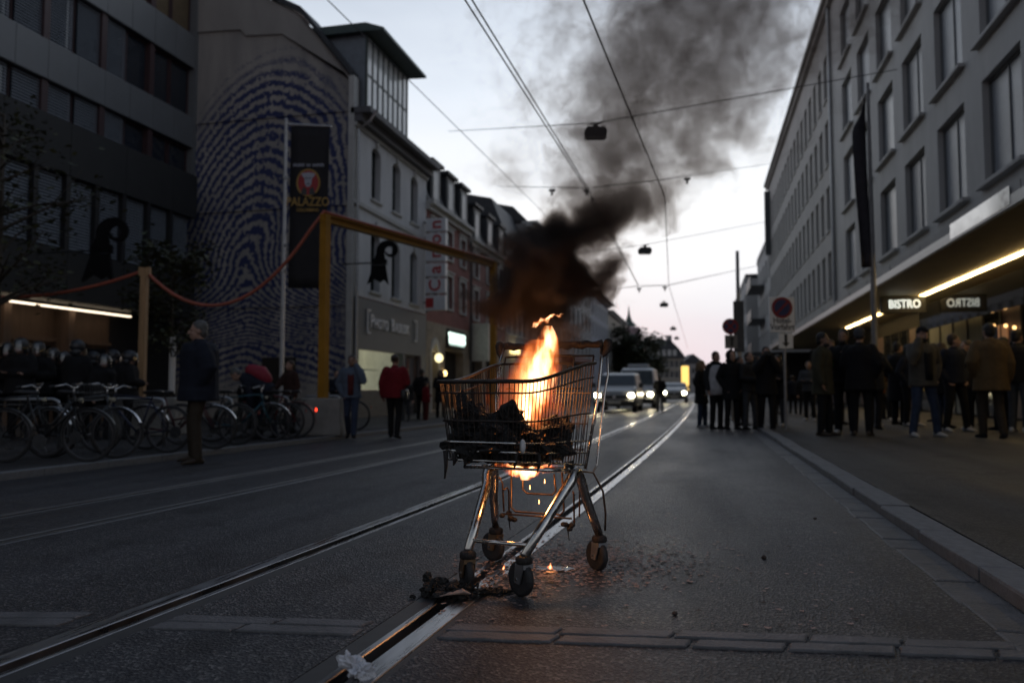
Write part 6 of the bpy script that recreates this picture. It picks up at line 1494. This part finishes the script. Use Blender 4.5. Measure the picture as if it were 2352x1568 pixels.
for k, (px, f, t, tp, tr_, hr, fc, lab) in enumerate(more):
    p, h = fit(px, f, t, PR); person(lab, p, fc, max(1.55, min(h, 1.86)), arms=(('pocket', 'front'), ('cross', 'cross'), ('down', 'phone'), ('pocket', 'pocket'))[k % 4], head=((k * 37) % 60 - 30, -6), top=tp, hem=(.86, .7, .8)[k % 3], trousers=tr_, shoes=('black', 'trainers')[k % 2], hair=hr, style=('short', 'long', 'bun')[k % 3], group=RG, legs=('contra', 'stand', 'step')[k % 3], vox=.017, scarf=('charcoal', None)[k % 2])
# --- left side
LG_ = 'people on the left side'
p, h = fit(452, 1062, 738, -.12); person('older grey haired man in a dark jacket and brown trousers looking aside', p, -62, h, arms=('pocket', 'pocket'), head=(-6, 0), top='navy', hem=.76, puff=.04, trousers='khaki', shoes='boots', hair='grey', group=LG_, legs='wide', fat=1.16, vox=.012, scarf=None, inner='grey')
p, h = fit(806, 1004, 817, -.10); person('young man in a denim jacket over a red shirt talking on the phone', p, 5, h, arms=('phone', 'pocket'), top='paledenim', hem=.84, trousers='denim', shoes='black', hair='black', skin=1, group=LG_, legs='walk', inner='darkred', puff=.01, extra=phone)
p, h = fit(905, 1005, 815, -.10); person('woman in a red puffer jacket walking away with a handbag', p, 172, h, arms=('down', 'front'), top='red', hem=.84, trousers='black', shoes='black', hair='brown', style='bun', group=LG_, legs='step', puff=.028, bag=shoulder_bag(BLACKM))
p, h = fit(978, 968, 876, -.12); person('child in a red jacket beside the shop entrance', p, 120, h, arms=('front', 'down'), top='red', trousers='darkred', hair='brown', group=LG_, puff=.01, vox=.016)
p, h = fit(932, 970, 868, -.12); person('girl in dark clothes and white trainers behind the red jacket', p, 20, h, arms=('down', 'down'), top='charcoal', trousers='greyblue', shoes='trainers', hair='brown', style='long', group=LG_, vox=.016)
p, h = fit(968, 966, 848, -.12); person('adult in black standing behind the child in red', p, 160, h, arms=('pocket', 'pocket'), top='black', trousers='black', hair='black', group=LG_, vox=.016)
p, h = fit(1012, 962, 850, -.12); person('woman in black with long dark hair near the brick house', p, 15, h, arms=('front', 'front'), top='black', hem=.6, trousers='black', hair='black', style='long', group=LG_, vox=.016)
p, h = fit(772, 985, 850, PL); person('person in dark blue half hidden behind the man on the phone', p, 20, h, arms=('front', 'front'), top='navy', trousers='black', hair='black', group=LG_, vox=.016)
p, h = fit(665, 995, 828, PL); person('man in a dark brown jacket standing behind the bicycles', p, -40, h, arms=('down', 'work'), top=('maroon', (.04, .02, .018)), trousers='black', hair='brown', group=LG_, vox=.016)
def rucksack(root, up): MB().blob([up((0, -.17, 1.08)), up((0, -.22, 1.22)), up((0, -.19, 1.40))], [.13, .16, .13], 14).build('backpack', mat('red_backpack', (.22, .012, .03), .7, var=.2, scale=8), root, True)
p = ground(612, 1008, PL); person('person bent over a bicycle with a red rucksack on the back', p, -88, 1.72, lean=62, head=(0, -10), arms=('work', 'work'), top='navy', trousers='navy', shoes='black', hair='grey', group=LG_, legs='step', bag=rucksack)
p = ground(560, 985, PL); person('person in black crouching over the bicycle lock', p, 60, 1.65, lean=40, arms=('work', 'work'), top='black', trousers='black', hair='black', group=LG_, legs='step', vox=.016)
# --- far street
p, h = fit(1516, 945, 862, 0); person('person in dark clothes standing in the road beside the waiting vehicles', p, 180, h, arms=('front', 'front'), top='black', puff=.02, trousers='grey', hair='black', group=LG_, vox=.018)
# --- police in riot helmets
def shield(root, up, hd): MB().bbox(-.28, .28, .36, .372, .45, 1.45, .004).build('riot_shield', clear_glass('shield_plastic', (.75, .8, .85), .12), root)
PG = 'police officers in helmets'
for k, (px, pyt, f, ar, lab) in enumerate(((45, 768, 0, ('cross', 'cross'), 'officer in a riot helmet with arms folded, first of the police row'), (84, 776, 15, ('front', 'front'), 'officer in a riot helmet looking ahead beside the folded arms'), (120, 792, 10, ('down', 'down'), 'shorter officer in a riot helmet between two colleagues'), (174, 772, 165, ('front', 'front'), 'officer with a clear visor turned away from the road'), (212, 800, -120, ('front', 'down'), 'officer with a riot shield behind the bicycle handlebars'), (257, 796, 160, ('down', 'down'), 'officer seen from behind with a blue back badge'), (294, 798, 120, ('front', 'front'), 'officer with a raised visor next to the timber post'), (12, 778, 40, ('front', 'front'), 'officer half hidden beside the folded arms'), (146, 800, -20, ('pocket', 'pocket'), 'officer standing back between the turned away one and the shorter one'), (236, 806, 60, ('front', 'down'), 'officer standing back beside the riot shield'))):
    d = 15.2 + (k % 3) * .6; q = at(px, 897, d); top_ = at(px, pyt, d).z - PL
    ex = shield if k == 4 else None
    o = person(lab, (q.x, q.y, PL), f, top_ / 1.06, arms=ar, top='black', hem=.8, puff=.028, trousers='black', shoes='black', hat='helmet', style='none', group=PG, vox=.015, fat=1.1, name='police_officer', extra=ex)
    if k == 5:
        text('back_lettering', 'POLIZEI', .11, mat('blue_grey_print', (.10, .13, .2), .6), o, T(0, -.205, 1.32) @ Matrix.Identity(4), .004, .002)
        MB().lathe([(0, 0), (.06, 0), (.06, .006), (0, .006)], 16, T(-.22, -.06, 1.30) @ Matrix.Rotation(R(90), 4, 'X')).build('arm_badge', mat('blue_badge', (.02, .06, .22), .5), o)

# ------------------------------------------------------------------ bicycles and racks
def circ(c, r, n=28): return [Vector((c[0] + r * math.cos(2 * math.pi * i / n), c[1], c[2] + r * math.sin(2 * math.pi * i / n))) for i in range(n)]
BME = {}
def bike_parts():
    wr = .335
    BME['tyre'] = MB().tube(circ((0, 0, 0), wr, 32), .019, 7, True).mesh('tyre', RUBBER, True)
    BME['rim'] = MB().tube(circ((0, 0, 0), wr - .027, 32), .008, 6, True).mesh('rim', mat('dull_rim', (.12, .12, .13), .4, .8), True)
    sp = MB()
    for i in range(20):
        a = 2 * math.pi * i / 20; s = .025 if i % 2 else -.025
        sp.tube([(.02 * math.cos(a + .6), s, .02 * math.sin(a + .6)), ((wr - .03) * math.cos(a), 0, (wr - .03) * math.sin(a))], .0014, 4)
    sp.lathe([(0, -.045), (.02, -.045), (.016, 0), (.02, .045), (0, .045)], 10, Matrix.Rotation(R(90), 4, 'X')); BME['spokes'] = sp.mesh('spokes', DARKM)
    def arc(c, r, a0, a1, n=14): return [Vector((c[0] + r * math.cos(R(a0 + (a1 - a0) * i / n)), 0, c[2] + r * math.sin(R(a0 + (a1 - a0) * i / n)))) for i in range(n + 1)]
    for men in (0, 1):
        f = MB(); bb, st, hdt, hdb, rw = (.0, 0, .28), (-.17, 0, .80), (.40, 0, .86), (.425, 0, .72), (-.46, 0, .335)
        f.tube([bb, st], .015, 8).tube([hdt, hdb], .018, 8).tube([hdb, bb], .018, 8)
        f.tube([hdt, st] if men else [(.405, 0, .80), (.15, 0, .50), (-.06, 0, .46)], .014, 8)
        for y in (-.05, .05): f.tube([(bb[0], y * .6, bb[2]), (rw[0], y, rw[2])], .009, 6).tube([(st[0], y * .3, st[2] - .04), (rw[0], y, rw[2])], .008, 6)
        BME['frame%d' % men] = f.mesh('frame', None, True)
    fk = MB()
    for y in (-.05, .05): fk.tube([(.43, y * .7, .70), (.46, y, .55), (.585, y, .335)], [.012, .011, .008], 8)
    fk.tube([(.43, -.04, .70), (.43, .04, .70)], .014, 8); BME['fork'] = fk.mesh('fork', None, True)
    BME['bar'] = MB().tube([(.30, -.27, .99), (.40, -.2, 1.01), (.41, -.05, .96), (.41, .05, .96), (.40, .2, 1.01), (.30, .27, .99)], .012, 8).tube([(.395, 0, .86), (.40, 0, .97)], .014, 8).mesh('handlebar', STEEL, True)
    BME['grip'] = MB().tube([(.30, -.27, .99), (.235, -.285, .985)], .017, 8).tube([(.30, .27, .99), (.235, .285, .985)], .017, 8).mesh('grips', RUBBER, True)
    BME['saddle'] = MB().loft([[Vector((x, w * math.cos(a), .90 + z + .025 * math.sin(a))) for a in [2 * math.pi * j / 10 for j in range(10)]] for x, w, z in ((-.33, .05, .0), (-.30, .085, .01), (-.22, .075, .005), (-.12, .035, .0), (-.04, .018, -.005))]).tube([(-.17, 0, .79), (-.19, 0, .89)], .013, 8).mesh('saddle', BLACKM, True)
    cr_ = MB().lathe([(0, -.006), (.09, -.006), (.09, .006), (0, .006)], 22, T(0, -.05, .28) @ Matrix.Rotation(R(90), 4, 'X'))
    cr_.tube([(0, -.065, .28), (.1, -.065, .15)], .009, 6).tube([(0, .065, .28), (-.1, .065, .41)], .009, 6).box(.06, .15, -.15, -.07, .14, .16).box(-.15, -.06, .07, .15, .40, .42); BME['crank'] = cr_.mesh('crank', DARKM)
    g = MB()
    for c, a0, a1 in (((-.46, 0, .335), 20, 190), ((.585, 0, .335), 25, 175)):
        P = arc(c, .372, a0, a1); vs, fs = [], []
        for q in P: vs += [(q.x, -.027, q.z - .006), (q.x, 0, q.z + .006), (q.x, .027, q.z - .006)]
        for i in range(len(P) - 1): fs += [(i * 3 + j, i * 3 + j + 1, i * 3 + j + 4, i * 3 + j + 3) for j in (0, 1)]
        g.add(vs, fs)
    BME['guard'] = g.mesh('mudguards', None, True)
    rk_ = MB().box(-.72, -.25, -.06, -.05, .74, .75).box(-.72, -.25, .05, .06, .74, .75)
    for x in (-.7, -.55, -.4, -.27): rk_.box(x, x + .01, -.06, .06, .735, .745)
    for y in (-.055, .055): rk_.tube([(-.46, y, .335), (-.60, y, .74)], .005, 5)
    BME['rack'] = rk_.mesh('luggage_rack', DARKM)
    b_ = MB()
    for i in range(8):
        x = .46 + i * .035; b_.tube([(x, -.16, 1.0), (x, -.13, .80), (x, .13, .80), (x, .16, 1.0)], .003, 4)
    for z, hw2 in ((1.0, .16), (.9, .145), (.80, .13)): b_.tube([(.46, -hw2, z), (.71, -hw2, z), (.71, hw2, z), (.46, hw2, z), (.46, -hw2, z)], .004, 5)
    BME['basket'] = b_.mesh('front_basket', DARKM)
    BME['lamp'] = MB().lathe([(0, 0), (.02, 0), (.032, .04), (.03, .05), (0, .05)], 12, T(.46, 0, .80) @ Matrix.Rotation(R(90), 4, 'Y')).mesh('front_lamp', mat('lamp_lens', (.4, .38, .3), .2))
    BME['tail'] = MB().bbox(-.84, -.82, -.025, .025, .52, .58, .006).mesh('tail_reflector', mat('red_reflector', (.2, .01, .01), .3))
    BME['taillit'] = MB().bbox(-.84, -.82, -.025, .025, .52, .58, .006).mesh('tail_lamp', mat('red_tail_lamp', (.8, .05, .02), .3, emit=(1, .05, .02), estr=5))
bike_parts()
def bicycle(label, px, pyb, face, frame, guard=None, men=1, basket=False, rack=True, steer=0, lean=4, tail='tail', sc_=1.0):
    p = ground(px, pyb, PL)
    o = thing('bicycle', label, 'bicycle', (p.x, p.y, PL), YAW + R(face), 'bicycles parked at the racks'); o.rotation_euler.x = R(lean); o.scale = (sc_,) * 3
    def link(me, m=None, parent=o, loc=None, nm=None):
        q = inst(me, nm or me.name.split('.')[0], parent, loc)
        if m:
            if not me.materials: me.materials.append(DARKM)
            q.material_slots[0].link = 'OBJECT'; q.material_slots[0].material = m
        return q
    for x in (-.46, .585):
        w_ = inst(BME['tyre'], 'wheel', o, (x, 0, .354))
        if x > 0 and steer: w_.rotation_euler = (0, 0, R(steer))
        inst(BME['rim'], 'rim', w_); inst(BME['spokes'], 'spokes', w_)
    link(BME['frame%d' % men], frame, nm='frame'); link(BME['fork'], frame, nm='fork'); inst(BME['bar'], 'handlebar', o); inst(BME['grip'], 'grips', o); inst(BME['saddle'], 'saddle', o); inst(BME['crank'], 'crank', o)
    if guard: link(BME['guard'], guard, nm='mudguards')
    if rack: inst(BME['rack'], 'luggage_rack', o)
    if basket: inst(BME['basket'], 'front_basket', o)
    inst(BME['lamp'], 'front_lamp', o); inst(BME[tail], 'tail_lamp', o)
    return o
def paint(n, c): return mat('bike_paint_' + n, c, .35, .2, var=.1)
bicycle('black city bicycle with a wire basket, front wheel towards the racks', 95, 1062, 3, paint('black', (.015, .015, .017)), paint('black', (.015, .015, .017)), 0, True, True, 0, 3)
bicycle('dark grey bicycle behind the black basket bicycle', 10, 1052, 12, paint('grey', (.04, .045, .05)), STEEL, 1)
bicycle('bicycle with turned front wheel and pale mudguards', 175, 1052, -8, paint('steel', (.06, .07, .08)), STEEL, 1, False, True, 55, -3)
bicycle('dark blue bicycle standing at the near steel rack', 315, 1040, 176, paint('blue', (.015, .02, .05)), None, 1, True, False, 0, 4)
bicycle('wine red bicycle beside the man in the dark jacket', 405, 1032, 4, paint('wine', (.07, .012, .02)), STEEL, 0)
bicycle('black racing bicycle with thin pale rims', 485, 1022, 172, paint('black', (.015, .015, .017)), None, 1, False, False)
bicycle('turquoise framed bicycle by the bent over person', 548, 1014, 6, paint('teal', (.02, .08, .11)), STEEL, 1)
bicycle('dark green bicycle under the bent over person', 600, 1010, 178, paint('green', (.02, .03, .025)), None, 1)
bicycle('bicycle with a red mudguard and glowing tail lamp', 625, 1006, 184, paint('red', (.15, .012, .02)), paint('red', (.15, .012, .02)), 1, False, True, 0, 3, 'taillit')
bicycle('bicycle with a pale rear mudguard next to the glowing tail lamp', 650, 1000, 186, paint('grey', (.04, .045, .05)), mat('pale_guard', (.42, .44, .48), .3), 1)
bicycle('grey diamond frame bicycle leaning on the gantry block', 770, 989, 180, paint('bronze', (.09, .08, .07)), None, 1, False, False, 0, -4)
def stand(label, px0, px1, pyb):
    a, b = ground(px0, pyb, PL), ground(px1, pyb, PL); L_ = (b - a).length
    o = thing('bicycle_rack', label, 'bicycle rack', a, math.atan2(b.y - a.y, b.x - a.x), 'steel hoop bicycle racks')
    MB().tube([(0, 0, 0), (0, 0, .70), (.03, 0, .77), (.1, 0, .80), (L_ - .1, 0, .80), (L_ - .03, 0, .77), (L_, 0, .70), (L_, 0, 0)], .024, 10).build('hoop', GALV, o, True)
    MB().lathe([(.05, 0), (.05, .012)], 12).lathe([(.05, 0), (.05, .012)], 12, T(L_, 0, 0)).build('base_plate', GALV, o)
stand('steel bicycle rack beside the black basket bicycle', -20, 134, 1046)
stand('steel bicycle rack at the dark blue bicycle', 252, 376, 1036)
stand('steel bicycle rack beside the turquoise bicycle', 440, 532, 1016)
stand('steel bicycle rack behind the bent over person', 580, 662, 1003)
stand('steel bicycle rack before the gantry block', 695, 782, 993)

# ------------------------------------------------------------------ skin the figures
bpy.context.view_layer.update()
dg = bpy.context.evaluated_depsgraph_get()
for o in QUEUE:
    me = bpy.data.meshes.new_from_object(o.evaluated_get(dg))
    if len(me.polygons) < 20: continue
    me.polygons.foreach_set('use_smooth', [True] * len(me.polygons))
    o['_new'] = me.name
news = [(o, bpy.data.meshes[o['_new']]) for o in QUEUE if '_new' in o.keys()]
for o, me in news:
    o.modifiers.clear(); m = o.data.materials[0] if o.data.materials else None
    o.data = me
    if m and not me.materials: me.materials.append(m)
    del o['_new']
